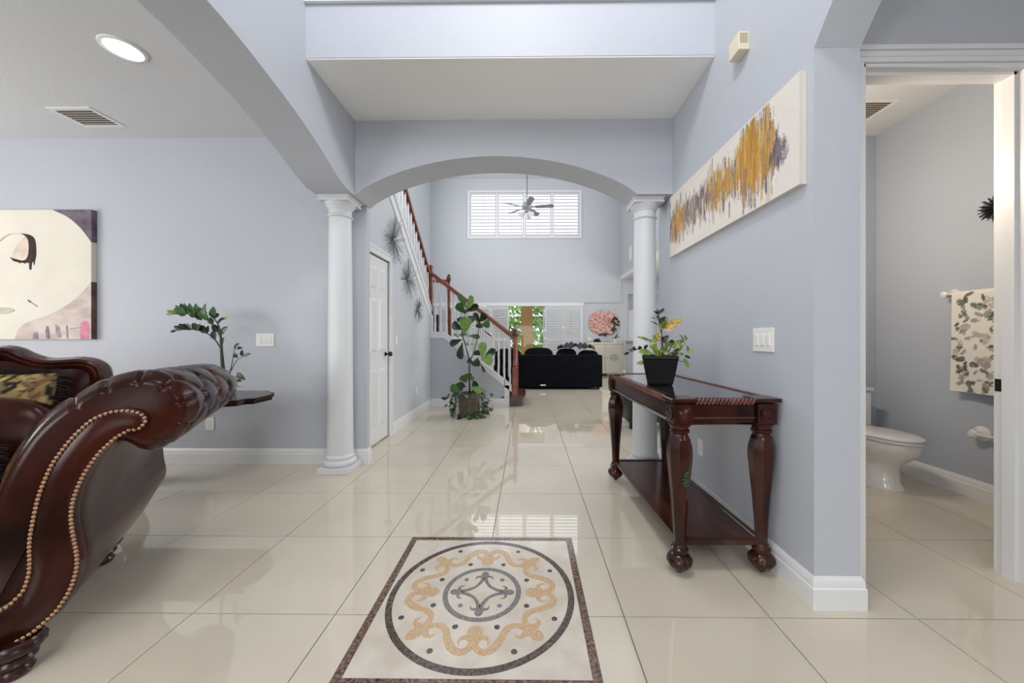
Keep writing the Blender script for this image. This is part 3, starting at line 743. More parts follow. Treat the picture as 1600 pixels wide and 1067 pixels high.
# back: leather upholstery, wooden crest
CT = [(-.114, .88), (-.118, .945), (-.13, .992), (-.165, 1.026), (-.22, 1.040), (-.278, 1.036), (-.338, 1.038), (-.397, 1.062), (-.438, 1.092), (-.478, 1.104), (-.53, 1.092), (-.60, 1.10), (-.72, 1.135), (-.88, 1.165), (-1.05, 1.175)]
CT = CT + [(-LS - x, z) for x, z in CT[-2::-1]]
cp = catmull([(x, z, 0) for x, z in CT], 120)
vb = []; fb = []
for q in cp:
    for y, z in ((.93, q.y - .05), (.93, .3), (.99, .3), (.99, q.y - .03)): vb.append((q.x, y, z))
for i in range(119):
    for k in range(4): fb.append((i * 4 + k, i * 4 + (k + 1) % 4, i * 4 + 4 + (k + 1) % 4, i * 4 + 4 + k))
fb += [(0, 1, 2, 3), (476, 477, 478, 479)]
B().add(vb, fb).build('back_frame', leather, sofa, world=False, smooth=40)
vb = []; fb = []
nn = []
for i, q in enumerate(cp):
    d = (cp[min(i + 1, 119)] - cp[max(i - 1, 0)]).normalized(); nn.append(Vector((d.y, -d.x, 0)))
PR = [(0, .90), (.012, .895), (.02, .905), (.03, .895), (.045, .90), (.055, .915), (.062, .92), (.062, 1.0), (0, 1.0), (-.01, .98), (-.012, .95)]
sgnv = 1
for i, q in enumerate(cp):
    n_ = nn[i] if nn[i].y < .3 or True else nn[i]
    # inward (down) direction
    inn = Vector((-.0, -1, 0)) if False else (n_ if (n_.y < 0 or (abs(n_.y) < .05 and (n_.x < 0) == (i < 60))) else -n_)
    for u, y in PR: p = q + inn * u; vb.append((p.x, y, p.y))
K = len(PR)
for i in range(119):
    for k in range(K): fb.append((i * K + k, i * K + (k + 1) % K, i * K + K + (k + 1) % K, i * K + K + k))
fb += [tuple(range(K)), tuple(119 * K + k for k in range(K))]
cr_ = B().add(vb, fb).build('crest_rail', wood, sofa, world=False, smooth=40)
tag(cr_, 'carved dark wood crest rail')
vs = []; fs = []
for i in range(41):
    x = -.16 - (LS - .32) * i / 40
    for j in range(13):
        z = .45 + .53 * j / 12; puff = .09 * (sin(pi * i / 40) ** .3) * (sin(pi * min(1, (j + .6) / 13.2)) ** .5)
        vs.append((x, .93 - puff, z + (.11 * (j / 12) * sin(pi * i / 40))))
for i in range(40):
    for j in range(12): fs.append((i * 13 + j, i * 13 + j + 1, i * 13 + 14 + j, i * 13 + 13 + j))
B().add(vs, fs).build('back_upholstery', leather, sofa, world=False, smooth=180)
# loose cushions on the sofa (world placement through the sofa frame)
SM = Matrix.Translation(SO) @ Matrix.Rotation(SRZ, 4, 'Z')
tapm = Mattr('tapestry', .9, .4, 300)
fringem = M('black_fringe', (26, 21, 19), .95)
def tapestry_pillow(lx, ly, lz, sx_, sz_, rx, label, rz=0):
    rnd = random.Random(3); p = thing('tapestry_pillow', label, 'pillow', SM @ Vector((lx, ly, lz)), SRZ + rz)
    m = Matrix.Rotation(rx, 3, 'X'); nu, nv = 70, 46; img = [[(150, 124, 76) for _ in range(nu + 1)] for _ in range(nv + 1)]
    for k in range(420):
        cx_, cy_ = rnd.uniform(0, nu), rnd.uniform(0, nv); a, r_ = rnd.uniform(0, pi), rnd.uniform(1.2, 4)
        col = rnd.choice([(26, 22, 20), (30, 25, 22), (190, 160, 100), (120, 92, 56), (170, 142, 84), (112, 106, 70), (120, 78, 48), (30, 26, 22)])
        for j in range(max(0, int(cy_ - r_)), min(nv, int(cy_ + r_)) + 1):
            for i in range(max(0, int(cx_ - r_)), min(nu, int(cx_ + r_)) + 1):
                dx, dy = i - cx_, j - cy_; u_, v_ = dx * cos(a) + dy * sin(a), -dx * sin(a) + dy * cos(a)
                if (u_ / r_) ** 2 + (v_ / (r_ * .35)) ** 2 < 1: img[j][i] = col
    def pos(sgn):
        def f(u, v):
            x = (u - .5) * sx_; z = v * sz_; bl = (max(0, (1 - (2 * u - 1) ** 4) * (1 - (2 * v - 1) ** 4))) ** .55
            return m @ Vector((x, -sgn * bl * .075, z))
        return f
    colgrid('cover_front', nu, nv, pos(1), lambda i, j: img[j][i], tapm, p, world=False)
    b = B(); g = pos(-1)
    for j in range(13):
        for i in range(19): b.v.append(tuple(g(i / 18, j / 12)))
    for j in range(12):
        for i in range(18): b.f.append((j * 19 + i, j * 19 + i + 1, j * 19 + i + 20, j * 19 + i + 19))
    b.build('cover_back', fringem, p, world=False, smooth=180)
    b = B()
    for k in range(620):
        s_ = k / 620 * 4; side = int(s_); u = s_ - side
        e = [(u, 0, 0, -1), (1, u, 1, 0), (1 - u, 1, 0, 1), (0, 1 - u, -1, 0)][side]
        q = m @ Vector(((e[0] - .5) * sx_, rnd.uniform(-.012, .012), e[1] * sz_)); d = m @ Vector((e[2] + rnd.uniform(-.5, .5), rnd.uniform(-.4, .4), e[3] + rnd.uniform(-.5, .5) - .2))
        b.tube([q, q + d * .022, q + d * .04 + Vector((0, 0, -.006))], [.0022, .002, .0008], 3, cap=False)
    b.build('fringe', fringem, p, world=False, kind='stuff')
tapestry_pillow(-.56, .735, .60, .62, .385, R(-14), 'gold and black tapestry pillow with dark fringe propped against the sofa back')
cu = thing('lumbar_cushion', 'plain brown leather lumbar cushion in front of the tapestry pillow', 'cushion', SM @ Vector((-.48, .60, .52)), SRZ)
cushion(0, 0, .185, .66, .15, .37, leather, 'cover', cu, rx=R(-8))
tapestry_pillow(-.47, .30, .522, .46, .20, R(-16), 'small fringed tapestry pillow low on the seat beside the rolled arm', rz=R(10))

# ================================================================== STAIRCASE
stair = thing('staircase', 'white staircase with cherry handrails turning up behind the potted fig', 'staircase', (-.4, 6.6, 0))
balm = trimm
rise = .176; run = .172; XB0 = -.235
YN, YS = 6.27, 7.15
trd = None
for k in range(7):
    x1 = XB0 - run * k + .03; x0 = XB0 - run * (k + 1) - .0; z = rise * (k + 1)
    if k == 0:
        B().prism([(-.44, 6.17), (-.06, 6.17), (-.03, 6.30), (-.02, 6.6), (-.03, 7.0), (-.06, 7.2), (-.44, 7.2)], z - .03, z, 'z').build('tread', treadw, stair, bevel=.006)
        B().prism([(-.42, 6.20), (-.09, 6.20), (-.06, 6.32), (-.05, 6.6), (-.06, 7.0), (-.09, 7.17), (-.42, 7.17)], 0, z - .03, 'z').build('riser', treadw, stair)
    elif k < 6:
        B().box(x0, x1, YN, YS, z - .03, z).build('tread', treadw, stair)
        B().box(x1 - .045, x1 - .03, YN, YS, z - rise, z - .03).build('riser', trimm, stair)
    else:
        B().box(x1 - .045, x1 - .03, YN, YS, z - rise, z - .03).build('riser', trimm, stair)
B().box(-2.75, -1.26, 6.27, 7.2, 1.19, 1.232).build('landing', treadw, stair)
# upper flight towards the camera, along x -2.7..-1.72
for k in range(10):
    y1 = 6.24 - .24 * k; z = 1.232 + .176 * (k + 1)
    B().box(-2.72, XH - .1, y1 - .25, y1 + .02, z - .03, z).build('tread', treadw, stair)
    B().box(-2.72, XH - .1, y1 - .012, y1, z - .176, z - .03).build('riser', trimm, stair)
# stringer caps (white): knee wall cap and upper skirt
kb = B()
for (xa, za, xb, zb) in ((XH, 1.175, -1.40, 1.175), (-1.40, 1.175, -.37, .36)):
    kb.hexa([(xa, 6.155, za - .02), (xb, 6.155, zb - .02), (xb, 6.285, zb - .02), (xa, 6.285, za - .02), (xa, 6.155, za + .085), (xb, 6.155, zb + .085), (xb, 6.285, zb + .085), (xa, 6.285, za + .085)])
kb.box(-.38, -.30, 6.155, 6.285, 0, .36); kb.hexa([(-.38, 6.155, .34), (-.26, 6.155, .25), (-.26, 6.285, .25), (-.38, 6.285, .34), (-.38, 6.155, .455), (-.26, 6.155, .36), (-.26, 6.285, .36), (-.38, 6.285, .455)])
kb.build('stringer_cap', trimm, stair)
kb = B()
for d0, d1, th in ((-.19, -.155, .012), (-.155, -.02, .006), (-.02, .035, .02)):
    kb.hexa([(XH - .02, 3.45, zt(3.45) + d0), (XH + th, 3.45, zt(3.45) + d0), (XH + th, 6.18, zt(6.18) + d0), (XH - .02, 6.18, zt(6.18) + d0), (XH - .02, 3.45, zt(3.45) + d1), (XH + th, 3.45, zt(3.45) + d1), (XH + th, 6.18, zt(6.18) + d1), (XH - .02, 6.18, zt(6.18) + d1)])
kb.box(XH - .11, XH + .012, 6.17, 6.28, 1.26, 1.66)
kb.build('upper_skirt', trimm, stair)
# rails
RP = [(-.028, 0), (.028, 0), (.03, .012), (.024, .022), (.03, .034), (.026, .052), (.012, .062), (-.012, .062), (-.026, .052), (-.03, .034), (-.024, .022), (-.03, .012)]
def railbar(p0, p1, name='handrail'):
    p0, p1 = Vector(p0), Vector(p1); d = (p1 - p0).normalized(); s_ = d.cross(Vector((0, 0, 1))).normalized(); u = s_.cross(d)
    n = len(RP); b = B(); b.add([p0 + s_ * a + u * c for a, c in RP] + [p1 + s_ * a + u * c for a, c in RP], [tuple(range(n)), tuple(reversed(range(n, 2 * n)))] + [(i, (i + 1) % n, n + (i + 1) % n, n + i) for i in range(n)])
    return b.build(name, cherry, stair, smooth=50)
zr1 = lambda x: 2.24 - (x + 1.66) * .778     # lower flight rail underside
railbar((-1.64, 6.22, zr1(-1.64)), (-.24, 6.22, zr1(-.24)))
railbar((-1.50, 7.17, zr1(-1.50) - .02), (-.24, 7.17, zr1(-.24)))
railbar((-2.7, 7.17, 2.24), (-1.56, 7.17, 2.24))
zr2 = lambda y: 2.225 + (6.142 - y) * .765
railbar((XH - .03, 6.18, zr2(6.18)), (XH - .03, 3.45, zr2(3.45)))
def newel(x, y, z0, z1, zr):
    t = B(); s_ = .042
    t.box(x - s_, x + s_, y - s_, y + s_, z0, z0 + .42 * (z1 - z0)); 
    L = z1 - z0; a = z0 + .42 * L
    t.lathe([(s_, a), (.03, a + .012), (.036, a + .03), (.026, a + .05), (.030, a + .2 * L), (.024, z1 - .17), (.034, z1 - .16), (.024, z1 - .145)], (x, y, 0), 16)
    o = t.build('newel_post', cherry, stair, smooth=40)
    B().lathe([(.024, z1 - .145), (.036, z1 - .12), (.046, z1 - .08), (.044, z1 - .05), (.028, z1 - .028), (.034, z1 - .02), (.03, z1 - .008), (.022, z1)], (x, y, 0), 16).build('finial', treadw, o, smooth=40)
newel(-.205, 6.22, rise, 1.31, 0)
newel(-.205, 7.15, rise, 1.31, 0)
newel(-1.53, 7.17, 1.232, 2.40, 0)
t = B().box(XH - .075, XH + .012, 6.185, 6.272, 1.55, 2.36); t.lathe([(.05, 2.36), (.055, 2.37), (.05, 2.385), (.02, 2.40)], (XH - .03, 6.228, 0), 16); t.build('newel_post', cherry, stair, smooth=30)
def baluster(x, y, z0, z1):
    t = B(); s_ = .016; t.box(x - s_, x + s_, y - s_, y + s_, z0, z0 + .16)
    t.lathe([(.014, z0 + .16), (.019, z0 + .18), (.012, z0 + .21), (.016, z0 + .3), (.011, z1 - .1), (.011, z1)], (x, y, 0), 8)
    t.build('baluster', balm, stair, smooth=40)
x = -1.56; i = 0
while x < -.27:
    zc = (1.26 if x < -1.40 else 1.26 - (x + 1.40) * .79)
    baluster(x, 6.22, zc - .01, zr1(x) + .01)
    if x > -1.48: baluster(x + .03, 7.17, max(.17, 1.20 - (x + 1.40) * .79), zr1(x + .03) - .005)
    x += .098
for k in range(10): baluster(-2.6 + .1 * k, 7.17, 1.232, 2.25)
y = 6.09
while y > 3.5:
    baluster(XH - .03, y, zt(y) + .02, zr2(y) + .008)
    B().obox((XH - .03, y, zr2(y) - .006), .04, .04, .022).build('rail_rosette', treadw, stair) if y > 4.2 else None
    y -= .125
# ================================================================== POTTED FIG
def P5(px, py, dY=0, Y=5.42, ox=650, oy=440, s_=4.85): return atY(ox + px / s_, oy + py / s_, Y + dY)
fig = thing('potted_fig', 'fiddle-leaf fig in a grey-brown pot with trailing vines by the stairs', 'plant', (-.85, 5.42, 0))
fx, fy = -.86, 5.44
prof = [(.135, 0), (.145, .01), (.150, .12), (.156, .28), (.160, .31), (.168, .315), (.168, .345), (.155, .345), (.150, .32), (.02, .315)]
B().lathe(prof, (fx, fy, 0), 28).build('pot', M('grey_brown_ceramic', (104, 92, 78), .45, col2=(84, 70, 58), vscale=14), fig, smooth=40)
B().lathe([(.001, .322), (.148, .322), (.148, .318), (.001, .318)], (fx, fy, 0), 24).build('soil', soilm, fig)
b = B(); fk = P5(405, 600)
b.tube([(fx + .01, fy, .31), P5(405, 710), fk], [.013, .012, .011], 8)
b.tube([fk, P5(388, 530), P5(372, 470), P5(350, 405), P5(352, 330), P5(372, 240)], [.010, .009, .008, .008, .006, .005], 8)
b.tube([fk, P5(430, 560), P5(445, 510), P5(470, 400), P5(480, 335)], [.009, .008, .007, .006, .004], 8)
b.tube([fk, P5(440, 630), P5(490, 605)], [.007, .006, .004], 6)
b.build('trunk', stemm, fig, smooth=180)
fshape = lambda u: max(.07, 1.05 * u ** 1.05 * sqrt(max(0, 1 - u ** 6)) + .16 * sin(pi * u))
FL = [((385, 215), (322, 95), 45, 1), ((385, 215), (440, 118), 78, 2), ((375, 245), (308, 165), 58, 1), ((380, 230), (478, 185), 52, 0), ((368, 395), (375, 265), 86, 2), ((348, 365), (272, 318), 60, 0), ((388, 262), (437, 300), 58, 0), ((478, 335), (436, 236), 45, 0), ((480, 305), (528, 245), 58, 0), ((495, 330), (563, 318), 56, 1), ((480, 300), (478, 355), 48, 0), ((352, 440), (256, 472), 62, 0), ((356, 465), (330, 585), 74, 0), ((352, 400), (316, 425), 42, 1), ((395, 412), (484, 420), 42, 1), ((500, 585), (505, 458), 58, 2), ((505, 590), (600, 512), 66, 0), ((492, 592), (582, 594), 84, 2), ((470, 575), (448, 645), 66, 0), ((488, 560), (445, 530), 48, 0), ((405, 575), (407, 620), 40, 0), ((490, 620), (522, 688), 20, 0), ((500, 362), (575, 418), 10, 0), ((352, 330), (330, 270), 50, 0), ((372, 250), (395, 215), 55, 0), ((350, 420), (375, 395), 50, 1),
      ((385, 765), (342, 712), 52, 1), ((400, 755), (388, 698), 62, 1), ((415, 800), (505, 832), 56, 2), ((355, 825), (305, 776), 66, 0), ((425, 795), (474, 785), 52, 0), ((345, 832), (256, 800), 62, 1), ((440, 745), (450, 790), 44, 0), ((330, 830), (280, 850), 56, 1), ((380, 800), (330, 790), 60, 0), ((430, 760), (410, 720), 50, 1), ((470, 820), (510, 840), 40, 1)]
rl = random.Random(5)
for (p0, p1, wd, g_) in FL:
    d0, d1 = rl.uniform(-.04, .06), rl.uniform(-.14, .12)
    a, c = P5(*p0, d0 * .3), P5(*p1, d1); w_ = wd * 1.36 / 4.85 / F * 5.42
    B().leaf(a, c, w_, (rl.uniform(-.5, .5), -1, rl.uniform(.1, .7)), droop=rl.uniform(-.15, .2), cup=.12, shape=fshape, seg=11).build('fig_leaf', (G1, G2, G3)[g_], fig, smooth=180, recalc=False)
vb = B(); vb2 = B(); vst = B()
for k in range(230):
    a = rl.uniform(0, 2 * pi); r = .175 + rl.uniform(0, .10) * (1 if rl.random() < .7 else 1.9); z = .36 - (rl.random() ** .8) * .36 * (1 if abs(cos(a)) < .99 else .8)
    if sin(a) < -.4 and .06 < z < .30 and rl.random() < .9: continue
    z = max(.02, z); p = Vector((fx + r * cos(a), fy + r * sin(a), z)); d = Vector((cos(a) * .6 + rl.uniform(-.6, .6), sin(a) * .6 + rl.uniform(-.6, .6), rl.uniform(-1, .1))).normalized()
    (vb if rl.random() < .55 else vb2).leaf(p, p + d * rl.uniform(.05, .085), .062, (cos(a), sin(a) - .6, .5), seg=4, shape=lambda u: sin(pi * min(1, u ** .6 * .98 + .02)) ** .8)
for k in range(26):
    a = 2 * pi * k / 26; vst.tube([(fx + .14 * cos(a), fy + .14 * sin(a), .33), (fx + .185 * cos(a), fy + .185 * sin(a), .34), (fx + .20 * cos(a + .1), fy + .20 * sin(a + .1), .2), (fx + .22 * cos(a + .2), fy + .22 * sin(a + .2), .05)], .0025, 4)
vb.build('trailing_vine', G1, fig, kind='stuff', smooth=180, recalc=False); vb2.build('trailing_vine', G2, fig, kind='stuff', smooth=180, recalc=False); vst.build('vine_stems', stemg, fig, kind='stuff')

# ================================================================== CONSOLE TABLE
CT0 = Vector((.936, 2.405, 0)); con = thing('console_table', 'dark carved wood console table with black glass top against the right wall', 'table', CT0, R(1.4))
LX, LY = .2025, .59
lp = [(.004, 0), (.018, .012), (.024, .022), (.044, .036), (.058, .058), (.058, .075), (.045, .095), (.034, .102), (.034, .108), (.041, .114), (.041, .126), (.033, .132), (.033, .142), (.029, .148), (.028, .17), (.032, .25), (.041, .38), (.053, .50), (.060, .575), (.058, .62), (.048, .66), (.038, .682), (.038, .688), (.046, .694), (.046, .704), (.040, .708), (.044, .72), (.052, .728), (.052, .735)]
legs = []
for sx_ in (-1, 1):
    for sy_ in (-1, 1):
        t = B(); q = [(r, z) for r, z in lp if z <= .148]; t.lathe(q, (sx_ * LX, sy_ * LY, 0), 36, flute=lambda a, z: .10 * abs(sin(a * 6)) - .05 if .02 < z < .09 else 0)
        t.lathe([(r, z) for r, z in lp if z >= .148 and z <= .66], (sx_ * LX, sy_ * LY, 0), 8, rot=pi / 8)
        t.lathe([(r, z) for r, z in lp if z >= .66], (sx_ * LX, sy_ * LY, 0), 24)
        legs.append(t.build('leg', wood, con, world=False, smooth=35))
# green scuff on the near left leg
gm = M('green_paint', (40, 110, 58), .6); b = B(); rr = random.Random(2)
for k in range(9):
    z = .515 - k * .0085; a0 = pi * 1.47 + rr.uniform(-.12, .12)
    b.tube([(-LX + .0585 * cos(a0 + i * .12), -LY + .0585 * sin(a0 + i * .12), z + rr.uniform(-.006, .006)) for i in range(4)], .0016, 4)
b.build('paint_scuff', gm, legs[0], world=False)
B().box(-LX - .005, LX + .005, -LY - .005, LY + .005, .142, .160).build('shelf', shelfw, con, world=False, bevel=.003)
sb = B(); 
for (xa, xb, ya, yb) in ((-LX - .012, -LX + .02, -LY + .02, LY - .02), (LX - .02, LX + .012, -LY + .02, LY - .02), (-LX + .02, LX - .02, -LY - .012, -LY + .02), (-LX + .02, LX - .02, LY - .02, LY + .012)): sb.box(xa, xb, ya, yb, .138, .1655)
sb.build('shelf_rim', wood, con, world=False, bevel=.003)
# apron
ab = B()
for (xa, xb, ya, yb) in ((-LX - .03, -LX - .012, -LY + .045, LY - .045), (LX + .012, LX + .03, -LY + .045, LY - .045), (-LX + .045, LX - .045, -LY - .03, -LY - .012), (-LX + .045, LX - .045, LY + .012, LY + .03)): ab.box(xa, xb, ya, yb, .748, .835)
ab.build('apron', wood, con, world=False)
mo = B()
for z, o_, h_ in ((.735, .05, .013), (.828, .044, .012)):
    mo.sweep([(0, 0), (o_ - .03, 0), (o_ - .022, h_ * .5), (o_ - .03, h_), (0, h_)], [(-LX - .02, -LY - .02, z), (-LX - .02, LY + .02, z), (LX + .02, LY + .02, z), (LX + .02, -LY - .02, z)], closed=True, right=False)
mo.build('moulding', wood, con, world=False)
for sx_ in (-1, 1):
    for sy_ in (-1, 1):
        cx_, cy_ = sx_ * LX, sy_ * LY
        o = B().box(cx_ - .047, cx_ + .047, cy_ - .047, cy_ + .047, .735, .836).build('corner_block', wood, con, world=False, bevel=.002)
        ro = B()
        for (dx, dy, ax) in ((0, -.047, '-y'), (0, .047, 'y'), (-.047, 0, '-x'), (.047, 0, 'x')):
            if dx * sx_ < 0 or dy * sy_ < 0: continue
            ro.lathe([(.036, 0), (.036, .005), (.028, .006), (.026, .002), (.018, .003), (.012, .007), (.002, .008)], (cx_ + dx, cy_ + dy, .787), 20, ax, flute=lambda a, z: .05 * sin(a * 8))
        ro.build('rosette', wood, o, world=False, smooth=50)
        B().box(cx_ - .062, cx_ + .062, cy_ - .062, cy_ + .062, .842, .862).build('top_corner', wood, con, world=False, bevel=.005)
fb_ = B()
for (xa, xb, ya, yb) in ((-LX - .04, -LX + .012, -LY, LY), (LX - .012, LX + .04, -LY, LY), (-LX + .012, LX - .012, -LY - .04, -LY + .012), (-LX + .012, LX - .012, LY - .012, LY + .04)): fb_.box(xa, xb, ya, yb, .842, .855)
fb_.build('top_frame', wood, con, world=False)
def rope(p0, p1, r, pitch, name='rope_moulding'):
    p0, p1 = Vector(p0), Vector(p1); n = int((p1 - p0).length / pitch); d = (p1 - p0).normalized(); t = B(); s_ = d.cross(Vector((0, 0, 1)))
    for i in range(n):
        c = p0.lerp(p1, (i + .5) / n); m = Matrix.Rotation(R(35), 3, s_) ; up = (Vector((0, 0, 1)) * .8 + d * .6).normalized()
        t.tube([c - up * r, c, c + up * r], [r * .35, r * .55, r * .35], 6)
    return t.build(name, ropew, con, world=False, smooth=60, kind='stuff')
for sy_ in (-1, 1): rope((-LX + .06, sy_ * (LY + .046), .848), (LX - .06, sy_ * (LY + .048), .847), .018, .019); rope((-LX + .05, sy_ * (LY + .031), .765), (LX - .05, sy_ * (LY + .031), .765), .006, .008)
rope((-LX - .046, -LY + .06, .847), (-LX - .046, LY - .06, .847), .018, .019); rope((LX + .042, -LY + .06, .85), (LX + .042, LY - .06, .85), .012, .0125)
B().box(-LX + .004, LX - .004, -LY + .004, LY - .004, .848, .8575).build('glass_top', blackgl, con, world=False)
B().box(-LX - .0, LX + .0, -LY, LY, .836, .848).build('sub_top', wood, con, world=False)
# ---- croton in the black pot
PZ = .858
cp_ = thing('potted_croton', 'variegated croton in a tapered black square pot on the console table', 'plant', (.85, 2.36, PZ))
pcx, pcy = .853, 2.375; a_ = R(-17)
def sq(h, z, o=0): return [(pcx + x * cos(a_) - y * sin(a_), pcy + x * sin(a_) + y * cos(a_), z) for x, y in ((-h, -h), (h, -h), (h, h), (-h, h))]
pb = B()
prs = [(.070, 0), (.076, .012), (.088, .07), (.099, .13), (.103, .16), (.107, .163), (.107, .183), (.098, .183), (.094, .16)]
for (h, z) in prs: pb.v += sq(h, PZ + z)
for j in range(len(prs) - 1):
    for i in range(4): pb.f.append((j * 4 + i, j * 4 + (i + 1) % 4, j * 4 + 4 + (i + 1) % 4, j * 4 + 4 + i))
pb.f += [(3, 2, 1, 0), tuple((len(prs) - 1) * 4 + i for i in range(4))]
pb.build('pot', blackp, cp_, bevel=.003)
sb = B(); sb.hexa(sq(.092, PZ + .164) + sq(.092, PZ + .17)); sb.build('soil', soilm, cp_)
def P6(px, py, dY=0, Y=2.37, ox=960, oy=470, s_=7.114): return atY(ox + px / s_, oy + py / s_, Y + dY)
b = B(); b.tube([(P6(540, 640).x, pcy, PZ + .165), P6(533, 500), P6(520, 330), P6(492, 200), P6(490, 130)], [.006, .0055, .005, .004, .003], 8)
b.tube([(P6(600, 640).x, pcy, PZ + .165), P6(605, 560), P6(650, 470)], [.004, .003, .002], 6); b.tube([(P6(430, 640).x, pcy, PZ + .165), P6(420, 590), P6(370, 545), P6(250, 540), P6(120, 590)], [.003, .003, .0028, .0022, .0015], 6)
b.tube([P6(640, 630), P6(760, 680)], .002, 6); b.tube([P6(600, 620), P6(700, 560), P6(780, 480), P6(770, 440)], .002, 6)
b.build('stem', stemm, cp_, smooth=180)
CL = [((490, 150), (555, 85), 38, 0), ((490, 150), (436, 112), 26, 0), ((488, 135), (475, 90), 22, 0), ((490, 215), (405, 190), 52, 5), ((490, 210), (470, 160), 40, 0), ((485, 270), (400, 228), 16, 0), ((495, 245), (570, 175), 52, 0), ((530, 300), (590, 180), 58, 5), ((505, 320), (520, 235), 60, 3), ((540, 318), (765, 205), 92, 4), ((545, 325), (660, 350), 46, 6), ((420, 455), (245, 400), 42, 5), ((500, 430), (400, 470), 66, 5), ((470, 440), (425, 380), 66, 3), ((510, 350), (455, 450), 60, 4), ((530, 470), (600, 385), 62, 0), ((560, 520), (640, 440), 60, 5), ((620, 520), (740, 440), 66, 5), ((650, 520), (790, 480), 56, 5), ((380, 580), (262, 575), 78, 3), ((430, 540), (520, 620), 84, 3), ((350, 690), (242, 700), 58, 3), ((780, 465), (722, 378), 58, 2), ((800, 440), (770, 380), 40, 2), ((800, 530), (878, 590), 60, 2), ((800, 500), (820, 560), 20, 1), ((770, 640), (828, 750), 54, 2), ((780, 610), (845, 640), 34, 0), ((700, 560), (760, 500), 50, 5), ((640, 600), (720, 530), 44, 1), ((560, 600), (600, 540), 50, 5), ((470, 520), (390, 500), 74, 3), ((440, 560), (470, 480), 64, 3), ((520, 560), (590, 500), 60, 5), ((600, 610), (680, 570), 46, 2), ((660, 590), (735, 590), 40, 1), ((400, 600), (360, 560), 50, 2), ((620, 470), (660, 440), 50, 0), ((700, 470), (760, 445), 44, 1), ((690, 600), (800, 600), 40, 5), ((560, 470), (530, 400), 50, 1),
      ((250, 545), (185, 535), 40, 7), ((220, 550), (215, 505), 36, 7), ((200, 560), (150, 545), 36, 7), ((160, 575), (105, 600), 34, 7), ((265, 540), (300, 505), 34, 7), ((330, 535), (370, 490), 36, 7), ((300, 540), (275, 500), 30, 7), ((345, 540), (335, 495), 30, 7)]
cm = [GK, G1, G3, G4, GY, G5, GP, GK]
for (p0, p1, wd, g_) in CL:
    d0 = rl.uniform(-.03, .02); a, c = P6(*p0, d0), P6(*p1, d0 + rl.uniform(-.06, .04)); w_ = wd / 7.114 / F * 2.37
    nm = 'croton_leaf'
    B().leaf(a, c, w_, (rl.uniform(-.5, .5), -1, rl.uniform(.2, .9)), droop=rl.uniform(.0, .25), cup=.14, seg=6).build(nm, cm[g_], cp_, smooth=180, recalc=False)

# ================================================================== DINING SIDE: table, zz plant, portrait
tb = thing('side_table', 'dark wood side table with notched corners behind the leather sofa', 'table', (-2.95, 2.82, 0))
tx0, tx1, ty0, ty1, tz = -3.55, -2.045, 2.55, 3.14, .70
top = [(tx0 + .16, ty0), (tx1 - .17, ty0), (tx1 - .15, ty0 + .05), (tx1 - .06, ty0 + .10), (tx1 - .05, ty0 + .17), (tx1, ty0 + .19), (tx1, ty1 - .19), (tx1 - .05, ty1 - .17), (tx1 - .06, ty1 - .10), (tx1 - .15, ty1 - .05), (tx1 - .17, ty1), (tx0 + .16, ty1), (tx0, ty1 - .16), (tx0, ty0 + .16)]
B().prism(top, tz - .022, tz, 'z').build('tabletop', wood, tb, bevel=.004)
ctr = Vector((sum(p[0] for p in top) / 14, sum(p[1] for p in top) / 14))
B().prism([(ctr.x + (p[0] - ctr.x) * .97, ctr.y + (p[1] - ctr.y) * .95) for p in top], tz - .045, tz - .022, 'z').build('apron', wood, tb)
B().lathe([(.15, 0), (.16, .02), (.15, .045), (.10, .07), (.06, .12), (.055, .2), (.09, .32), (.095, .38), (.06, .46), (.05, .56), (.09, .62), (.14, .655)], (-3.08, 2.84, 0), 24).build('pedestal', wood, tb, smooth=40)
zz = thing('potted_zz_plant', 'zz plant with arching fronds in a white pot on the side table', 'plant', (-2.42, 2.9, tz))
zx, zy = -2.42, 2.9
B().lathe([(.075, tz), (.08, tz + .004), (.098, tz + .14), (.102, tz + .155), (.094, tz + .155), (.088, tz + .13)], (zx, zy, 0), 28).build('pot', M('white_crackle', (226, 220, 214), .4, col2=(206, 194, 186), vscale=26, detail=8), zz, smooth=40)
B().lathe([(.001, tz + .135), (.089, tz + .135), (.089, tz + .13), (.001, tz + .13)], (zx, zy, 0), 20).build('soil', soilm, zz)
def P7(px, py, dY=0): return atY(240 + px / 3.95, 450 + py / 3.95, 2.9 + dY)
def frond(pts, r0, r1): 
    q = catmull([P7(*p) for p in pts], 26); return q, [r0 + (r1 - r0) * i / 25 for i in range(26)]
b = B()
base_ = [(428, 560), (425, 480), (418, 400)]
for pts, r0, r1 in (([(432, 575), (428, 500), (420, 400), (416, 320), (402, 235), (372, 185), (350, 165)], .016, .003), ([(420, 380), (380, 320), (330, 280), (270, 260), (200, 252), (108, 270)], .006, .002), ([(412, 300), (385, 250), (345, 205), (280, 172), (200, 160), (90, 163)], .006, .002), ([(468, 540), (485, 460), (500, 375)], .004, .002), ([(478, 510), (520, 440), (595, 410)], .0035, .0015), ([(445, 540), (450, 515)], .004, .003)):
    q, r_ = frond(pts, r0, r1) if len(pts) > 2 else ([P7(*p) for p in pts], [r0, r1]); b.tube(q, r_, 8)
b.build('stem', stemg, zz, smooth=180)
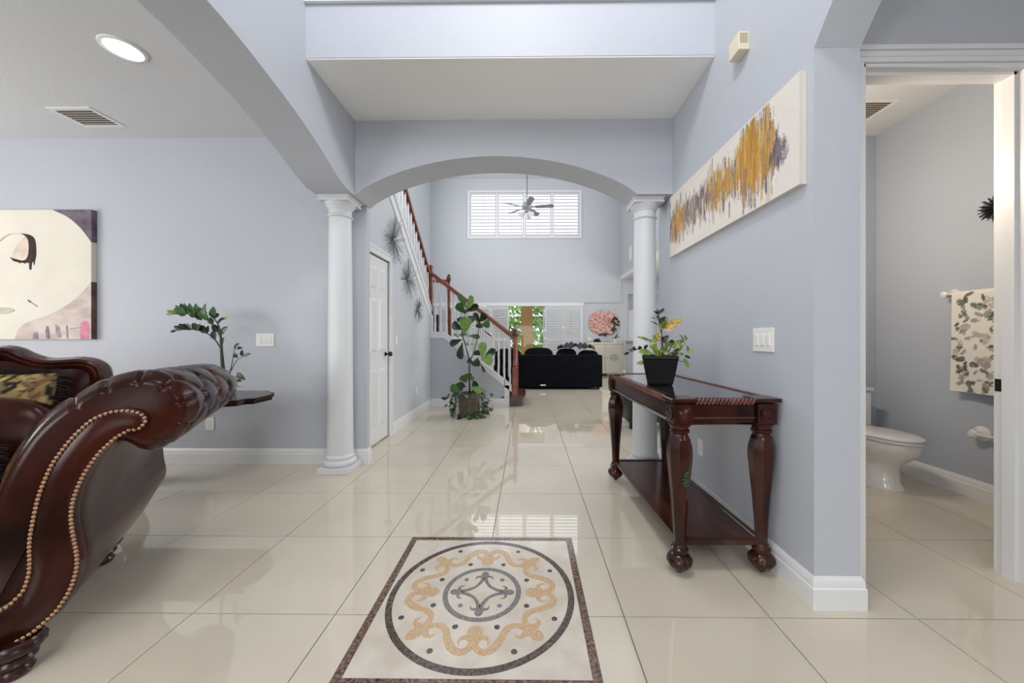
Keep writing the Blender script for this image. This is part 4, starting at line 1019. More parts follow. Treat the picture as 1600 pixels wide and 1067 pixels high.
ZL = [((150, 160), (80, 140), 26, 2), ((120, 162), (80, 160), 20, 2), ((175, 158), (128, 125), 34, 1), ((205, 158), (135, 105), 30, 1), ((210, 160), (165, 95), 36, 0), ((230, 162), (190, 92), 34, 1), ((250, 165), (225, 92), 40, 1), ((280, 172), (262, 95), 42, 1), ((310, 185), (285, 118), 44, 1), ((325, 190), (325, 95), 46, 1), ((330, 200), (300, 130), 40, 1), ((350, 205), (330, 150), 40, 1), ((368, 185), (372, 115), 48, 1), ((372, 190), (400, 155), 34, 0), ((360, 225), (350, 180), 36, 1), ((395, 225), (440, 185), 36, 0), ((420, 190), (465, 182), 22, 2), ((400, 270), (362, 222), 40, 0), ((418, 285), (460, 238), 36, 0), ((385, 315), (365, 265), 40, 0), ((420, 345), (438, 305), 30, 0), ((325, 280), (292, 230), 40, 0), ((330, 280), (340, 230), 22, 0),
      ((285, 262), (240, 218), 40, 0), ((270, 260), (292, 218), 18, 0), ((240, 258), (190, 220), 38, 0), ((210, 255), (155, 222), 36, 0), ((180, 256), (125, 235), 30, 0), ((140, 262), (102, 272), 18, 0), ((200, 170), (150, 150), 30, 1), ((260, 180), (215, 140), 34, 0), ((300, 200), (250, 150), 32, 0),
      ((500, 378), (530, 340), 30, 0), ((500, 372), (552, 370), 18, 0), ((520, 430), (495, 400), 28, 0), ((548, 420), (545, 382), 26, 0), ((550, 418), (602, 405), 20, 0), ((450, 525), (432, 500), 34, 0), ((452, 530), (470, 505), 30, 1), ((515, 525), (568, 565), 36, 1), ((515, 570), (546, 576), 18, 0), ((515, 600), (548, 610), 12, 0)]
for (p0, p1, wd, g_) in ZL:
    d0 = rl.uniform(-.02, .02); a, c = P7(*p0, d0), P7(*p1, d0 + rl.uniform(-.05, .05)); w_ = wd / 3.95 / F * 2.9
    B().leaf(a, c, w_, (rl.uniform(-.4, .4), -1, rl.uniform(.0, .6)), droop=rl.uniform(.05, .2), cup=.15, seg=5).build('zz_leaf', (G1, G2, G3)[g_], zz, smooth=180, recalc=False)
# portrait canvas
YC = YB - .045
pt = thing('portrait_canvas', 'large abstract portrait canvas with dark eye and pink nail above the sofa', 'painting', (-4.6, YB, 1.75))
cpt = lambda px, py, d=0: atY(px / 3.138, 300 + py / 3.138, YC - d)
c0 = cpt(447, 86); c1 = cpt(447, 722)
X0c, X1c, Z0c, Z1c = c0.x - 1.62, c0.x, c1.z, c0.z
canv = M('canvas_cream', (232, 226, 212), .8, var=.03, vscale=3, bump=.3, bscale=600)
B().box(X0c, X1c, YC, YB - .001, Z0c, Z1c).build('canvas', canv, pt)
ly = [0]
def paint(poly, mat, name='painted_shape', smooth=None):
    ly[0] += 1; d = .0004 * ly[0]
    q = [cpt(*p) for p in poly]; B().prism([(min(max(p.x, X0c), X1c), min(max(p.z, Z0c), Z1c)) for p in q], YC - d, YC + .002, 'y').build(name, mat, pt)
pm = lambda n, c, c2, vs=6, st=None: M(n, c, .8, col2=c2, vscale=vs, stretch=st, detail=8)
purple = pm('paint_purple', (86, 72, 88), (122, 108, 122), 9); mauve = pm('paint_mauve', (196, 178, 170), (222, 208, 200), 5, (1, 1, 3)); inkm = pm('paint_ink', (38, 24, 24), (66, 42, 40), 14); rose = pm('paint_rose', (206, 124, 150), (222, 150, 168), 9); slate = pm('paint_slate', (122, 112, 124), (170, 160, 168), 12); skin = pm('paint_blush', (214, 188, 176), (228, 214, 200), 12); edgep = pm('paint_edge', (92, 66, 58), (128, 98, 88), 8); greenp = pm('paint_sage', (178, 184, 158), (208, 208, 190), 9)
cat2 = lambda pts, n=40: [(p.x, p.y) for p in catmull([(a, c, 0) for a, c in pts], n)]
paint(cat2([(255, 86), (330, 122), (390, 172), (430, 222), (447, 245)]) + [(447, 86)], purple)
paint(cat2([(447, 440), (400, 495), (330, 553), (240, 602), (150, 632), (100, 662), (70, 722)]) + [(447, 722)], mauve)
paint(cat2([(395, 722), (393, 665), (400, 640), (418, 632), (435, 642), (441, 670), (441, 722)]), rose)
for pl in ([(228, 655), (240, 660), (248, 718), (232, 720), (222, 690)], [(272, 648), (292, 660), (303, 712), (285, 715), (275, 690)], [(165, 690), (185, 686), (190, 720), (160, 722)], [(325, 655), (332, 655), (336, 718), (329, 718)], [(345, 668), (400, 662), (400, 665), (345, 672)]): paint(pl, slate)
paint(cat2([(60, 318), (85, 262), (130, 218), (150, 240), (142, 300), (120, 338), (75, 335)]), skin)
paint(cat2([(50, 320), (78, 328), (118, 336), (138, 318), (143, 270), (138, 232), (120, 212), (105, 203), (150, 212), (172, 235), (178, 290), (172, 335), (150, 346), (110, 347), (70, 340)], 50), inkm)
for pl in ([(144, 340), (158, 340), (153, 382), (147, 380)], [(166, 335), (172, 335), (169, 358)], [(120, 345), (124, 345), (122, 352)], [(95, 342), (100, 342), (98, 350)]): paint(pl, inkm)
paint(cat2([(0, 236), (30, 212), (60, 202), (105, 203), (105, 206), (60, 206), (32, 218), (0, 244)]), skin)
paint(cat2([(-60, 590), (-20, 572), (30, 566), (60, 572), (72, 580), (40, 594), (-20, 600)]), greenp)
for pl in ([(138, 528), (152, 536), (150, 542), (140, 534)], [(150, 538), (186, 560), (184, 562)]): paint(pl, slate)
zz0 = cpt(447, 245).z; zz1 = cpt(447, 440).z
B().box(X1c, X1c + .0015, YC, YB - .002, zz0, Z1c).build('painted_edge', purple, pt); B().box(X1c, X1c + .0015, YC, YB - .002, Z0c, zz1).build('painted_edge', edgep, pt)

# ================================================================== LONG GOLD CANVAS
XWc = XR - .03
lc = thing('gold_canvas', 'long white canvas with gold and purple streaks on the right wall', 'painting', (XR, 2.36, 2.08))
gy0, gy1, gz0, gz1 = 1.622, 3.085, 1.826, 2.322
B().box(XWc + .001, XR - .001, gy0, gy1, gz0, gz1).build('canvas', M('canvas_white', (226, 220, 210), .8, var=.03, vscale=4, bump=.3, bscale=500), lc)
rg = random.Random(11); NU, NV = 420, 150
img = [[(228, 222, 213)] * (NU + 1) for _ in range(NV + 1)]
gold = [(190, 140, 36), (204, 152, 44), (176, 126, 50), (212, 168, 84), (168, 120, 60)]; pur = [(98, 88, 104), (116, 108, 122), (74, 66, 82), (136, 128, 140), (110, 96, 88)]; bei = [(206, 188, 152), (190, 164, 130), (214, 202, 180), (170, 156, 140)]
# band centre and half height along u (0 = near end)
KU = [(.0, .5, .0), (.06, .45, .02), (.10, .45, .20), (.15, .56, .40), (.22, .58, .44), (.29, .58, .40), (.35, .50, .22), (.46, .56, .26), (.54, .56, .26), (.62, .52, .20), (.70, .50, .22), (.78, .50, .20), (.86, .52, .26), (.93, .50, .26), (1.0, .50, .22)]
def band(u):
    for a, c in zip(KU, KU[1:]):
        if u <= c[0]:
            f = (u - a[0]) / (c[0] - a[0]); return a[1] + (c[1] - a[1]) * f, a[2] + (c[2] - a[2]) * f
    return .5, .2
def streak(u, v, L, wd, col, al):
    i0 = int(u * NU); 
    for di in range(-wd, wd + 1):
        i = i0 + di
        if not 0 <= i <= NU: continue
        ja, jb = int((v - L / 2 + rg.uniform(-.03, .03)) * NV), int((v + L / 2 + rg.uniform(-.03, .03)) * NV)
        for j in range(max(2, ja), min(NV - 2, jb)):
            if rg.random() < .12: continue
            a_2 = al * (1 - .25 * rg.random()); o_ = img[j][i]; img[j][i] = tuple(o_[k] * (1 - a_2) + col[k] * a_2 for k in range(3))
for k in range(260):
    u = rg.random(); c, h = band(u)
    if h > .03: streak(u, c + rg.gauss(0, .5) * h, h * rg.uniform(.5, 1.2), rg.randint(1, 4), rg.choice(bei), .6)
for k in range(620):
    u = rg.random(); c, h = band(u)
    if h > .05: streak(u, c + rg.gauss(0, .55) * h, h * rg.uniform(.3, .9), rg.randint(0, 2), rg.choice(pur), .75)
for k in range(280):
    u = rg.choice([rg.gauss(.19, .05), rg.gauss(.26, .04), rg.gauss(.45, .05), rg.gauss(.6, .2), rg.gauss(.88, .05)])
    if not .08 < u < .97: continue
    c, h = band(u); streak(u, c + rg.gauss(.05, .38) * h, h * rg.uniform(.4, 1.0), rg.randint(1, 3), rg.choice(gold), .85)
for k in range(260):
    u = rg.random(); c, h = band(u)
    if h > .05: streak(u, c + rg.gauss(-.1, .7) * h, h * rg.uniform(.15, .5), 0, rg.choice(pur + bei), .85)
for k in range(60): streak(rg.uniform(.05, .14), rg.uniform(.33, .5), rg.uniform(.04, .14), rg.randint(0, 2), rg.choice(pur), .7)
colgrid('painted_face', NU, NV, lambda u, v: (XWc, gy0 + (gy1 - gy0) * u, gz0 + (gz1 - gz0) * v), lambda i, j: img[j][i], Mattr('gold_paint', .6, .5, 90), lc)

# ================================================================== WALL FITTINGS
def plate(name, label, cat, c, ax, w_, h_, kind, n=3, group=None):
    """wall plate: ax = outward axis"""
    t = thing(name, label, cat, c, group=group)
    def bx(du0, du1, dz0, dz1, d0, d1, nm, mat=plastic, par=None, bev=.0015):
        if ax == '-y': b = B().box(c[0] + du0, c[0] + du1, c[1] - d1, c[1] - d0, c[2] + dz0, c[2] + dz1)
        elif ax == '-x': b = B().box(c[0] - d1, c[0] - d0, c[1] + du0, c[1] + du1, c[2] + dz0, c[2] + dz1)
        else: b = B().box(c[0] + d0, c[0] + d1, c[1] + du0, c[1] + du1, c[2] + dz0, c[2] + dz1)
        return b.build(nm, mat, par or t, bevel=bev)
    bx(-w_ / 2, w_ / 2, -h_ / 2, h_ / 2, 0, .007, 'cover_plate')
    if kind == 'switch':
        for k in range(n):
            u = (k - (n - 1) / 2) * .046
            bx(u - .0175, u + .0175, -.034, .034, .006, .0085, 'rocker_frame'); bx(u - .014, u + .014, -.03, .03, .007, .012, 'rocker', bev=.003)
    else:
        for z in (-.02, .02):
            o = bx(-.017, .017, z - .014, z + .014, .006, .009, 'socket')
            for u in (-.006, .006): bx(u - .001, u + .001, z - .003, z + .006, .0088, .0094, 'slot', blackm, o, 0)
plate('light_switch', 'triple white light switch on the blue wall between zz plant and column', 'switch', (-2.411, YB, 1.135), '-y', .165, .118, 'switch')
plate('light_switch', 'triple white light switch on the right wall above the console table', 'switch', (XR, 1.913, 1.142), '-x', .165, .122, 'switch')
plate('light_switch', 'single white light switch beside the white closet door', 'switch', (XH, 4.53, 1.13), 'x', .075, .118, 'switch', 1)
plate('wall_outlet', 'white wall outlet low on the hall wall before the potted fig', 'outlet', (XH, 5.37, .385), 'x', .07, .115, 'outlet')
plate('wall_outlet', 'white wall outlet below the console table', 'outlet', (XR, 2.60, .383), '-x', .07, .115, 'outlet')
plate('wall_outlet', 'white wall outlet partly hidden below the side table', 'outlet', (-2.925, YB, .363), '-y', .08, .118, 'outlet')
plate('wall_outlet', 'white wall plate beside the cream sideboard under the pink wall art', 'outlet', (1.98, YF, 1.12), '-y', .12, .115, 'switch', 2)
plate('return_grille', 'small square white wall plate high on the great room right wall', 'vent', (XGR, 10.6, 3.6), '-x', .25, .38, 'switch', 1)
# door chime
ch = thing('door_chime', 'almond plastic slotted door chime box high on the right wall', 'chime', (XR, 2.1, 2.79))
cy0, cy1, cz0, cz1 = 2.035, 2.135, 2.742, 2.842
B().box(XR - .06, XR, cy0, cy1, cz0, cz1).build('housing', almond, ch, bevel=.004, bseg=2)
for k in range(8):
    x = XR - .052 + .0055 * k; B().box(x, x + .0022, cy0 - .0006, cy0 + .002, cz0 + .035, cz1 - .01).build('slot', M('slot_brown', (120, 108, 84), .8), ch)
# recessed light and vents
rc = thing('recessed_light', 'lit round recessed ceiling light in the dining room', 'light', (-2.58, 2.32, 3.0))
B().lathe([(.115, 3.0), (.112, 2.992), (.098, 2.988), (.088, 2.994), (.088, 3.0)], (-2.58, 2.32, 0), 36).build('trim_ring', plastic, rc, smooth=40)
B().lathe([(.088, 2.9935), (.088, 2.996), (.001, 2.996)], (-2.58, 2.32, 0), 36).build('lens', M('lamp_lens', (255, 252, 244), .5, emit=7), rc)
def vent(x0, x1, y0, y1, zc, label, n=7, dark=(70, 62, 54)):
    t = thing('ceiling_vent', label, 'vent', ((x0 + x1) / 2, (y0 + y1) / 2, zc))
    b = B().box(x0 - .03, x1 + .03, y0 - .03, y0, zc - .006, zc).box(x0 - .03, x1 + .03, y1, y1 + .03, zc - .006, zc).box(x0 - .03, x0, y0, y1, zc - .006, zc).box(x1, x1 + .03, y0, y1, zc - .006, zc)
    b.build('frame', plastic, t)
    B().box(x0, x1, y0, y1, zc - .0015, zc - .0005).build('duct', M('duct_dark', dark, .9), t)
    for k in range(n):
        y = y0 + (y1 - y0) * (k + .5) / n; h = (y1 - y0) / n * .42
        B().hexa([(x0, y - h, zc - .004), (x1, y - h, zc - .004), (x1, y + h * .3, zc - .002), (x0, y + h * .3, zc - .002), (x0, y - h, zc - .006), (x1, y - h, zc - .006), (x1, y + h * .3, zc - .003), (x0, y + h * .3, zc - .003)]).build('slat', M('vent_slat', (196, 190, 178), .6), t)
vent(-3.83, -3.53, 2.93, 3.145, 3.0, 'white slatted air vent in the dining room ceiling')
vent(2.5, 2.89, 2.93, 3.15, 3.02, 'white air grille in the bathroom ceiling', 9, (110, 106, 100))
# starbursts on the hall wall
def starburst(c, r, label, n, ax, mat, seed, depth=.09, name='wire_starburst', thick=.002, tipr=.004, flat=.9):
    t = thing(name, label, 'wall decor', c); rs = random.Random(seed); b = B(); tb_ = B(); c = Vector(c)
    for k in range(n):
        a = rs.uniform(0, 2 * pi); rr_ = r * rs.uniform(.55, 1) ; out = depth * rs.uniform(.12, 1) * (1 - .4 * rr_ / r)
        u, v = rr_ * cos(a), rr_ * sin(a)
        e = c + (Vector((out, u, v)) if ax == 'x' else Vector((-out, u, v))); s0 = c + Vector((.012 if ax == 'x' else -.012, 0, 0))
        b.tube([s0, e], thick, 4); tb_.ball(e, tipr, 6, 4)
    b.build('spokes', mat, t, kind='stuff'); tb_.build('spoke_tips', mat, t, kind='stuff', smooth=180)
    B().ball(c + Vector((.015 if ax == 'x' else -.015, 0, 0)), .022, 12, 8).build('hub', mat, t, smooth=180)
starburst((XH, 4.40, 2.33), .30, 'largest silver wire starburst, above the closet door', 90, 'x', chrome, 1, .13)
starburst((XH, 4.94, 1.94), .29, 'middle silver wire starburst on the hall wall', 95, 'x', chrome, 2, .12)
starburst((XH, 5.40, 1.56), .19, 'smallest and lowest silver wire starburst on the hall wall', 70, 'x', chrome, 3, .09)
starburst((XBW, 2.535, 2.045), .10, 'black spiky starburst on the bathroom wall above the towel', 80, '-x', blackm, 4, .07, 'spiky_starburst', .0035, .0035)

# ================================================================== BATHROOM
TX, TY = 2.775, 3.40
tl = thing('toilet', 'white two-piece toilet with closed lid in the bathroom', 'toilet', (TX, 2.95, 0))
def oval(rx, ryf, ryb, yc, n=40, e=1.0):
    o = []
    for i in range(n):
        a = 2 * pi * i / n; o.append((TX + rx * cos(a), yc + (ryf if sin(a) < 0 else ryb) * sin(a)))
    return o
def loft(secs, name, mat, par, smooth=180, cap=True):
    b = B(); n = len(secs[0][0])
    for ring, z in secs: b.v += [(x, y, z) for x, y in ring]
    for j in range(len(secs) - 1):
        for i in range(n): b.f.append((j * n + i, j * n + (i + 1) % n, j * n + n + (i + 1) % n, j * n + n + i))
    b.f += [tuple(reversed(range(n))), tuple((len(secs) - 1) * n + i for i in range(n))]
    return b.build(name, mat, par, smooth=smooth)
yc = 2.92
loft([(oval(.120, .155, .26, yc + .0), 0), (oval(.125, .16, .26, yc), .02), (oval(.108, .14, .25, yc + .01), .06), (oval(.105, .135, .25, yc + .01), .15), (oval(.112, .15, .26, yc), .20), (oval(.145, .22, .27, yc), .26), (oval(.172, .265, .28, yc), .31), (oval(.18, .28, .28, yc), .355), (oval(.178, .278, .28, yc), .375), (oval(.16, .25, .26, yc), .378)], 'bowl', porc, tl, 60)
loft([(oval(.182, .288, .22, yc), .379), (oval(.188, .294, .225, yc), .384), (oval(.188, .294, .225, yc), .394), (oval(.182, .288, .22, yc), .398)], 'seat', porc, tl, 50)
loft([(oval(.182, .288, .215, yc), .402), (oval(.188, .293, .22, yc), .407), (oval(.186, .29, .22, yc), .418), (oval(.16, .25, .2, yc), .428), (oval(.08, .12, .1, yc), .432)], 'lid', porc, tl, 60)
B().box(TX - .10, TX + .10, yc + .2, YBW - .03, .18, .37).build('back_deck', porc, tl, bevel=.02, bseg=3, smooth=40)
B().box(TX - .225, TX + .225, YBW - .20, YBW - .012, .37, .69).build('tank', porc, tl, bevel=.025, bseg=3, smooth=40)
B().box(TX - .235, TX + .235, YBW - .21, YBW - .008, .69, .725).build('tank_lid', porc, tl, bevel=.01, bseg=2, smooth=40)
B().tube([(TX - .17, YBW - .20, .64), (TX - .17, YBW - .225, .64), (TX - .10, YBW - .23, .635)], .007, 8).build('flush_lever', chrome, tl)
# towel bar and towel
tbz = 1.478; tbx = XBW - .07
tr = thing('towel_bar', 'white ceramic towel bar on the bathroom wall', 'towel bar', (XBW, 2.55, tbz))
for y in (2.80, 2.20):
    B().lathe([(.042, 0), (.042, .008), (.03, .014), (.02, .03), (.02, .062), (.026, .07), (.026, .085), (.012, .095)], (XBW, y, tbz), 20, '-x').build('bracket', porc, tr, smooth=40)
B().tube([(tbx, 2.80, tbz), (tbx, 2.20, tbz)], .010, 12).build('bar', porc, tr, smooth=60)
rt = random.Random(8); nu, nv = 60, 110
img2 = [[(226, 222, 214)] * (nu + 1) for _ in range(nv + 1)]
for k in range(150):
    cx_, cy_ = rt.uniform(2, nu), rt.uniform(0, nv); a = rt.uniform(0, pi); r_ = rt.uniform(2.4, 5); asp = rt.uniform(.4, .75); col = rt.choice([(148, 152, 142), (110, 116, 106), (176, 172, 160), (92, 94, 86), (186, 178, 170), (160, 150, 146)])
    for j in range(max(0, int(cy_ - r_)), min(nv, int(cy_ + r_)) + 1):
        for i in range(max(0, int(cx_ - r_)), min(nu, int(cx_ + r_)) + 1):
            dx, dy = i - cx_, j - cy_; u_, v_ = dx * cos(a) + dy * sin(a), -dx * sin(a) + dy * cos(a)
            if (u_ / r_) ** 2 + (v_ / r_ / asp) ** 2 < 1 and rt.random() < .92: img2[j][i] = col
tw = thing('hand_towel', 'white towel printed with grey-green leaves hanging on the towel bar', 'towel', (tbx, 2.5, 1.1))
tow = Mattr('towel_print', .95, .5, 260)
tz0 = .765
def tpos(front):
    def f(u, v):
        y = 2.745 - .42 * u + .012 * (1 - v) * (1 if front else -1); z = tbz + .013 - (tbz + .013 - (tz0 if front else tz0 + .03)) * (1 - v)
        wv = .010 * sin(u * 9 + v * 2) * (1 - v); x = tbx + (-.016 if front else .016) + wv + (.0 if v < .96 else (.016 if front else -.016) * ((v - .96) / .04) ** 2)
        return (x, y, z)
    return f
colgrid('front_layer', nu, nv, tpos(True), lambda i, j: img2[j][i], tow, tw); colgrid('back_layer', nu, nv, tpos(False), lambda i, j: img2[j][i], tow, tw)
ph_ = thing('paper_holder', 'white ceramic toilet paper holder on the bathroom wall', 'holder', (XBW, 2.62, .475))
loftp = [(.055, 0), (.055, .01), (.04, .022), (.026, .04), (.026, .06), (.032, .07), (.02, .085)]
for y in (2.63, 2.47): B().lathe(loftp, (XBW, y, .475), 16, '-x').build('bracket', porc, ph_, smooth=40)
B().tube([(XBW - .06, 2.63, .475), (XBW - .06, 2.47, .475)], .012, 10).build('roller', porc, ph_, smooth=60)

# ================================================================== GREAT ROOM
# ceiling fan
fxx, fyy, fz = .0, 9.0, 4.30
fan = thing('ceiling_fan', 'grey five-blade ceiling fan with three lamp shades in front of the upper window', 'fan', (fxx, fyy, fz))
fgm = M('fan_grey', (150, 152, 160), .5); rodm = M('rod_grey', (96, 96, 104), .4)
B().lathe([(.012, fz + .2), (.012, ZG - .07)], (fxx, fyy, 0), 10).build('downrod', rodm, fan); B().lathe([(.012, ZG - .08), (.06, ZG - .03), (.065, ZG - .001)], (fxx, fyy, 0), 16).build('canopy', fgm, fan, smooth=40)
B().lathe([(.03, fz + .2), (.09, fz + .17), (.125, fz + .11), (.125, fz + .04), (.08, fz), (.05, fz - .02), (.05, fz - .05), (.02, fz - .07)], (fxx, fyy, 0), 20).build('motor_housing', fgm, fan, smooth=40)
for k in range(5):
    a = R(-8 + 72 * k); m = Matrix.Rotation(a, 3, 'Z') @ Matrix.Rotation(R(-13), 3, 'X'); b = B()
    out = [(.20, .045), (.26, .06), (.56, .075), (.63, .065), (.66, .03), (.66, -.03), (.63, -.065), (.56, -.075), (.26, -.06), (.20, -.045)]
    n0 = len(b.v); b.prism(out, -.004, .004, 'z'); b.v = [tuple(m @ Vector(v) + Vector((fxx, fyy, fz + .06))) for v in b.v]
    bl = b.build('blade', fgm, fan)
    b = B(); b.obox((.16, 0, 0), .12, .03, .012); b.v = [tuple(m @ Vector(v) + Vector((fxx, fyy, fz + .06))) for v in b.v]; b.build('blade_iron', rodm, bl)
for k in range(3):
    a = R(-50 + 120 * k); d = Vector((cos(a), sin(a), -.75)).normalized(); p0 = Vector((fxx, fyy, fz - .03)); p = p0 + d * .08
    B().tube([p0, p], .012, 6).build('lamp_arm', fgm, fan); B().tube([p, p + d * .03, p + d * .10, p + d * .13], [.025, .045, .062, .072], 14).build('lamp_shade', M('frosted_shade', (214, 216, 220), .4), fan, smooth=60)
# black sofa
bs = thing('black_sofa', 'long black velvet sofa seen from behind in the great room', 'sofa', (.75, 8.7, 0))
B().box(-.78, 1.69, 8.24, 8.46, .05, .775).build('backrest', blackf, bs, bevel=.03, bseg=3, smooth=40)
B().box(-.78, 1.69, 8.46, 9.2, .05, .34).build('seat_base', blackf, bs, bevel=.02)
for (xa, xb) in ((-.78, -.56), (1.47, 1.69)): B().box(xa, xb, 8.463, 9.18, .34, .50).build('arm', blackf, bs, bevel=.03, bseg=2, smooth=40)
for k in range(3): cushion(-.225 + .675 * k, 8.84, .43, .66, .7, .17, blackf, 'seat_cushion', bs, world=True)
for x in (-.7, 1.6):
    for y in (8.3, 9.1): B().box(x - .03, x + .03, y - .03, y + .03, 0, .05).build('foot', blackm, bs)
B().box(.30, .42, 8.237, 8.2405, .085, .115).build('white_tag', plastic, bs)
for cx_, w_, h_, lab in ((-.44, .62, .40, 'black sofa back cushion behind the stair newel'), (.27, .68, .42, 'wide black sofa back cushion left of the cushion gap'), (.92, .48, .40, 'black sofa back cushion right of the cushion gap'), (1.43, .48, .36, 'rightmost black sofa back cushion')):
    t = thing('sofa_cushion', lab, 'cushion', (cx_, 8.56, .52)); cushion(cx_, 8.625, .52 + h_ / 2 - .01, w_, .19, h_, blackf, 'cover', t, rx=R(-8), world=True)
tr_ = thing('throw_blanket', 'crumpled dark grey throw heaped on the sofa back cushions', 'blanket', (1.05, 8.6, .9)); rb = random.Random(4); b = B()
for j in range(17):
    for i in range(33):
        u, v = i / 32, j / 16; x = .72 + .85 * u; y = 8.46 + .34 * v; z = .945 + .07 * sin(pi * u) ** .6 * sin(pi * v) ** .5 + .03 * sin(u * 17 + v * 5) + .022 * sin(u * 31 - v * 9) + .02 * exp(-((u - .42) / .12) ** 2)
        b.v.append((x, y, z))
for j in range(16):
    for i in range(32): b.f.append((j * 33 + i, j * 33 + i + 1, j * 33 + i + 34, j * 33 + i + 33))
o = b.build('cloth', M('charcoal_throw', (44, 46, 54), .95, col2=(72, 74, 84), vscale=9), tr_, smooth=180); md = o.modifiers.new('thick', 'SOLIDIFY'); md.thickness = .018
# cream sideboard
sbx0, sbx1, sby, sbh = 1.87, 2.93, 11.28, 1.02
sd = thing('cream_sideboard', 'cream two-door sideboard with carved oval crests by the far wall', 'cabinet', (2.4, 11.48, 0)); crm = M('cream_paint', (226, 222, 204), .45)
B().box(sbx0, sbx1, sby, 11.66, .07, sbh - .05).build('body', crm, sd)
B().box(sbx0 - .03, sbx1 + .03, sby - .03, 11.67, sbh - .05, sbh).build('top', crm, sd, bevel=.008, bseg=2)
B().box(sbx0 - .02, sbx1 + .02, sby - .015, 11.67, 0, .07).build('plinth', blackm, sd)
mid = (sbx0 + sbx1) / 2
for (xa, xb) in ((sbx0 + .02, mid - .006), (mid + .006, sbx1 - .02)):
    d = B().box(xa, xb, sby - .02, sby, .09, sbh - .07).build('door', crm, sd)
    fr = B().box(xa + .07, xb - .07, sby - .027, sby - .02, .17, .19).box(xa + .07, xb - .07, sby - .027, sby - .02, sbh - .17, sbh - .15).box(xa + .07, xa + .09, sby - .027, sby - .02, .19, sbh - .17).box(xb - .09, xb - .07, sby - .027, sby - .02, .19, sbh - .17); fr.build('panel_moulding', crm, d)
    B().lathe([(.12, 0), (.12, .008), (.10, .012), (.09, .006), (.05, .006), (.035, .014), (.004, .016)], ((xa + xb) / 2, sby - .02, .56), 24, '-y', flute=lambda a, z: .12 * cos(a * 2) + .03 * sin(a * 12)).build('crest', M('crest_grey', (196, 192, 176), .5), d, smooth=50)
    B().ball((xb - .04 if xa < mid - .1 and xb < mid else xa + .04, sby - .035, .55), .014, 10, 6).build('knob', brass, d, smooth=180)
# things on the sideboard
fr_ = thing('black_figurine', 'small black ornament on the left of the cream sideboard', 'ornament', (2.18, 11.45, sbh)); b = B()
b.ball((2.11, 11.45, sbh + .05), .045, 10, 6, (1, .7, 1.1)); b.ball((2.20, 11.45, sbh + .055), .05, 10, 6, (1.1, .7, 1.1)); b.ball((2.27, 11.45, sbh + .04), .035, 10, 6); b.ball((2.15, 11.44, sbh + .10), .03, 10, 6); b.ball((2.23, 11.44, sbh + .105), .028, 10, 6); b.build('body', blackp, fr_, smooth=180)
orc = thing('potted_orchid', 'dark-stemmed orchid in a small pot on the right of the sideboard', 'plant', (2.72, 11.42, sbh))
B().lathe([(.05, sbh), (.07, sbh + .11), (.062, sbh + .115)], (2.72, 11.42, 0), 16).build('pot', crm, orc, smooth=40)
b = B(); b.tube(catmull([(2.72, 11.42, sbh + .1), (2.78, 11.41, sbh + .35), (2.80, 11.40, sbh + .62), (2.70, 11.38, sbh + .75)], 14), .006, 6); b.tube(catmull([(2.73, 11.42, sbh + .1), (2.84, 11.41, sbh + .35), (2.86, 11.40, sbh + .55)], 10), .005, 6); b.build('stem', GK, orc)
for k, (dx, dz, l) in enumerate(((-.16, .12, 0), (.18, .08, 0), (-.10, .02, 0), (.12, .16, 0))): B().leaf((2.72, 11.42, sbh + .1), (2.72 + dx, 11.38, sbh + .1 + dz), .06, (0, -.4, 1), droop=.3).build('leaf', GK, orc, recalc=False)
for k, (x, z) in enumerate(((2.70, .76), (2.66, .70), (2.76, .72), (2.62, .64), (2.82, .64), (2.69, .60))):
    b = B()
    for q in range(5):
        a = 2 * pi * q / 5; b.leaf((x, 11.37, sbh + z), (x + .055 * cos(a), 11.35, sbh + z + .055 * sin(a)), .045, (0, -1, 0), seg=3)
    b.build('flower', GK, orc, recalc=False)
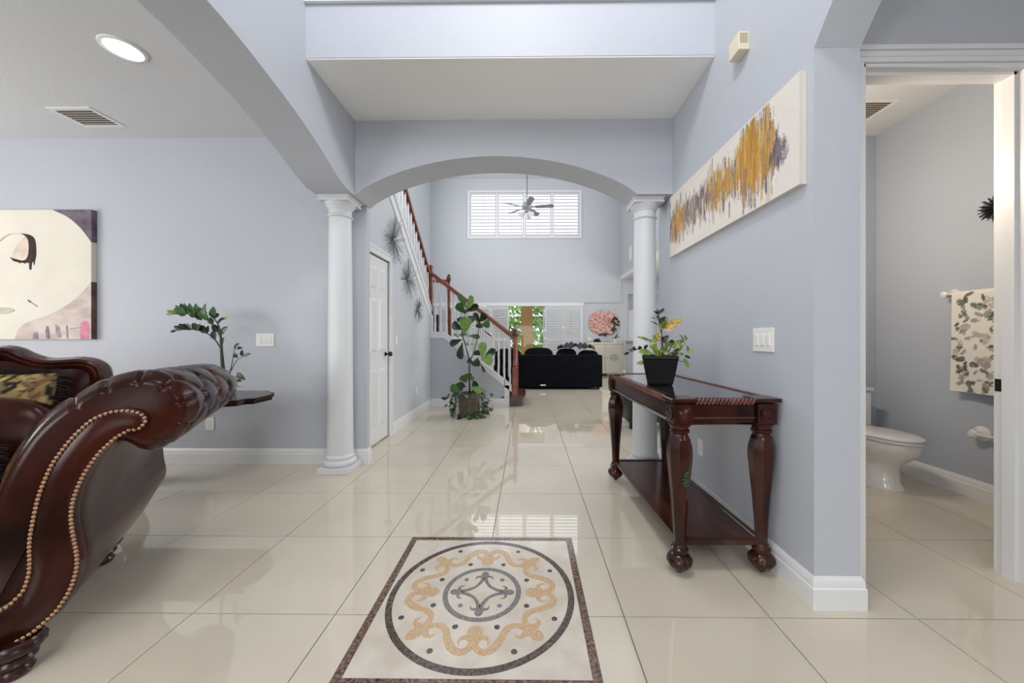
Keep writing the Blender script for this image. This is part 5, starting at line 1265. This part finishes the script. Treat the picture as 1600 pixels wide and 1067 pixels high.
# bubble wall art
wa = thing('bubble_wall_art', 'round cluster of copper pink mirrored discs on the far wall', 'wall decor', (2.44, YF, 1.65)); ra_ = random.Random(6); b = B(); b2 = B(); b3 = B()
cpk = M('rose_mirror', (214, 158, 142), .22, metal=.55, col2=(228, 184, 168), vscale=30); smk = M('smoke_mirror', (72, 66, 66), .25, metal=.5); slv = M('silver_mirror', (196, 198, 204), .2, metal=.6)
for k in range(190):
    r = .47 * sqrt(ra_.random()); a = ra_.uniform(0, 2 * pi); x, z = 2.44 + r * cos(a), 1.65 + r * .84 * sin(a); d = .02 + .05 * (1 - r / .47) + ra_.uniform(0, .015); s_ = ra_.uniform(.035, .055)
    tgt = b2 if (x > 2.70 and z < 1.66) or (z < 1.32) else (b3 if z > 2.0 else b)
    tgt.lathe([(s_, 0), (s_, .003), (s_ * .8, .006)], (x, YF - d, z), 12, '-y')
b.build('rose_discs', cpk, wa, kind='stuff'); b2.build('smoke_discs', smk, wa, kind='stuff'); b3.build('silver_discs', slv, wa, kind='stuff')
B().lathe([(.42, 0), (.42, .012)], (2.44, YF, 1.65), 32, '-y').build('backing', cpk, wa)
# kitchen counter end and black ottoman seen past the right column
kc = thing('bar_counter', 'pale kitchen bar counter with tan top beyond the right column', 'counter', (3.4, 9.4, 0))
B().box(3.0, 3.16, 8.6, 11.2, 0, 1.06).build('bar_wall', greatm, kc); B().box(2.86, 3.36, 8.45, 11.25, 1.06, 1.10).build('bar_top', M('tan_granite', (206, 192, 168), .25, var=.12, vscale=40), kc, bevel=.006)
ot = thing('black_armchair', 'black leather chair mostly hidden behind the right column and console table', 'chair', (1.62, 4.95, 0)); blk = M('black_leather', (24, 25, 28), .4)
B().box(1.27, 1.95, 4.62, 5.25, .09, .40).build('seat', blk, ot, bevel=.03, bseg=2, smooth=40); B().box(1.30, 1.95, 5.06, 5.27, .40, .56).build('backrest', blk, ot, bevel=.04, bseg=2, smooth=40)
for x in (1.32, 1.88):
    for y in (4.68, 5.2): B().lathe([(.02, 0), (.024, .09)], (x, y, 0), 10).build('leg', blackm, ot)
# slim dark tower behind the stair
tw_ = thing('tower_speaker', 'slim black tower standing in the great room behind the stair balusters', 'speaker', (-2.32, 9.4, 0)); B().box(-2.42, -2.25, 9.3, 9.55, .03, 1.75).build('cabinet', blackm, tw_, bevel=.006)
for z in (.9, 1.15, 1.4): B().lathe([(.065, 0), (.065, .006), (.05, .01), (.02, .004)], (-2.335, 9.3, z), 20, '-y').build('driver', blackp, tw_, smooth=40)
B().box(-2.47, -2.20, 9.26, 9.59, 0, .03).build('base', blackm, tw_)
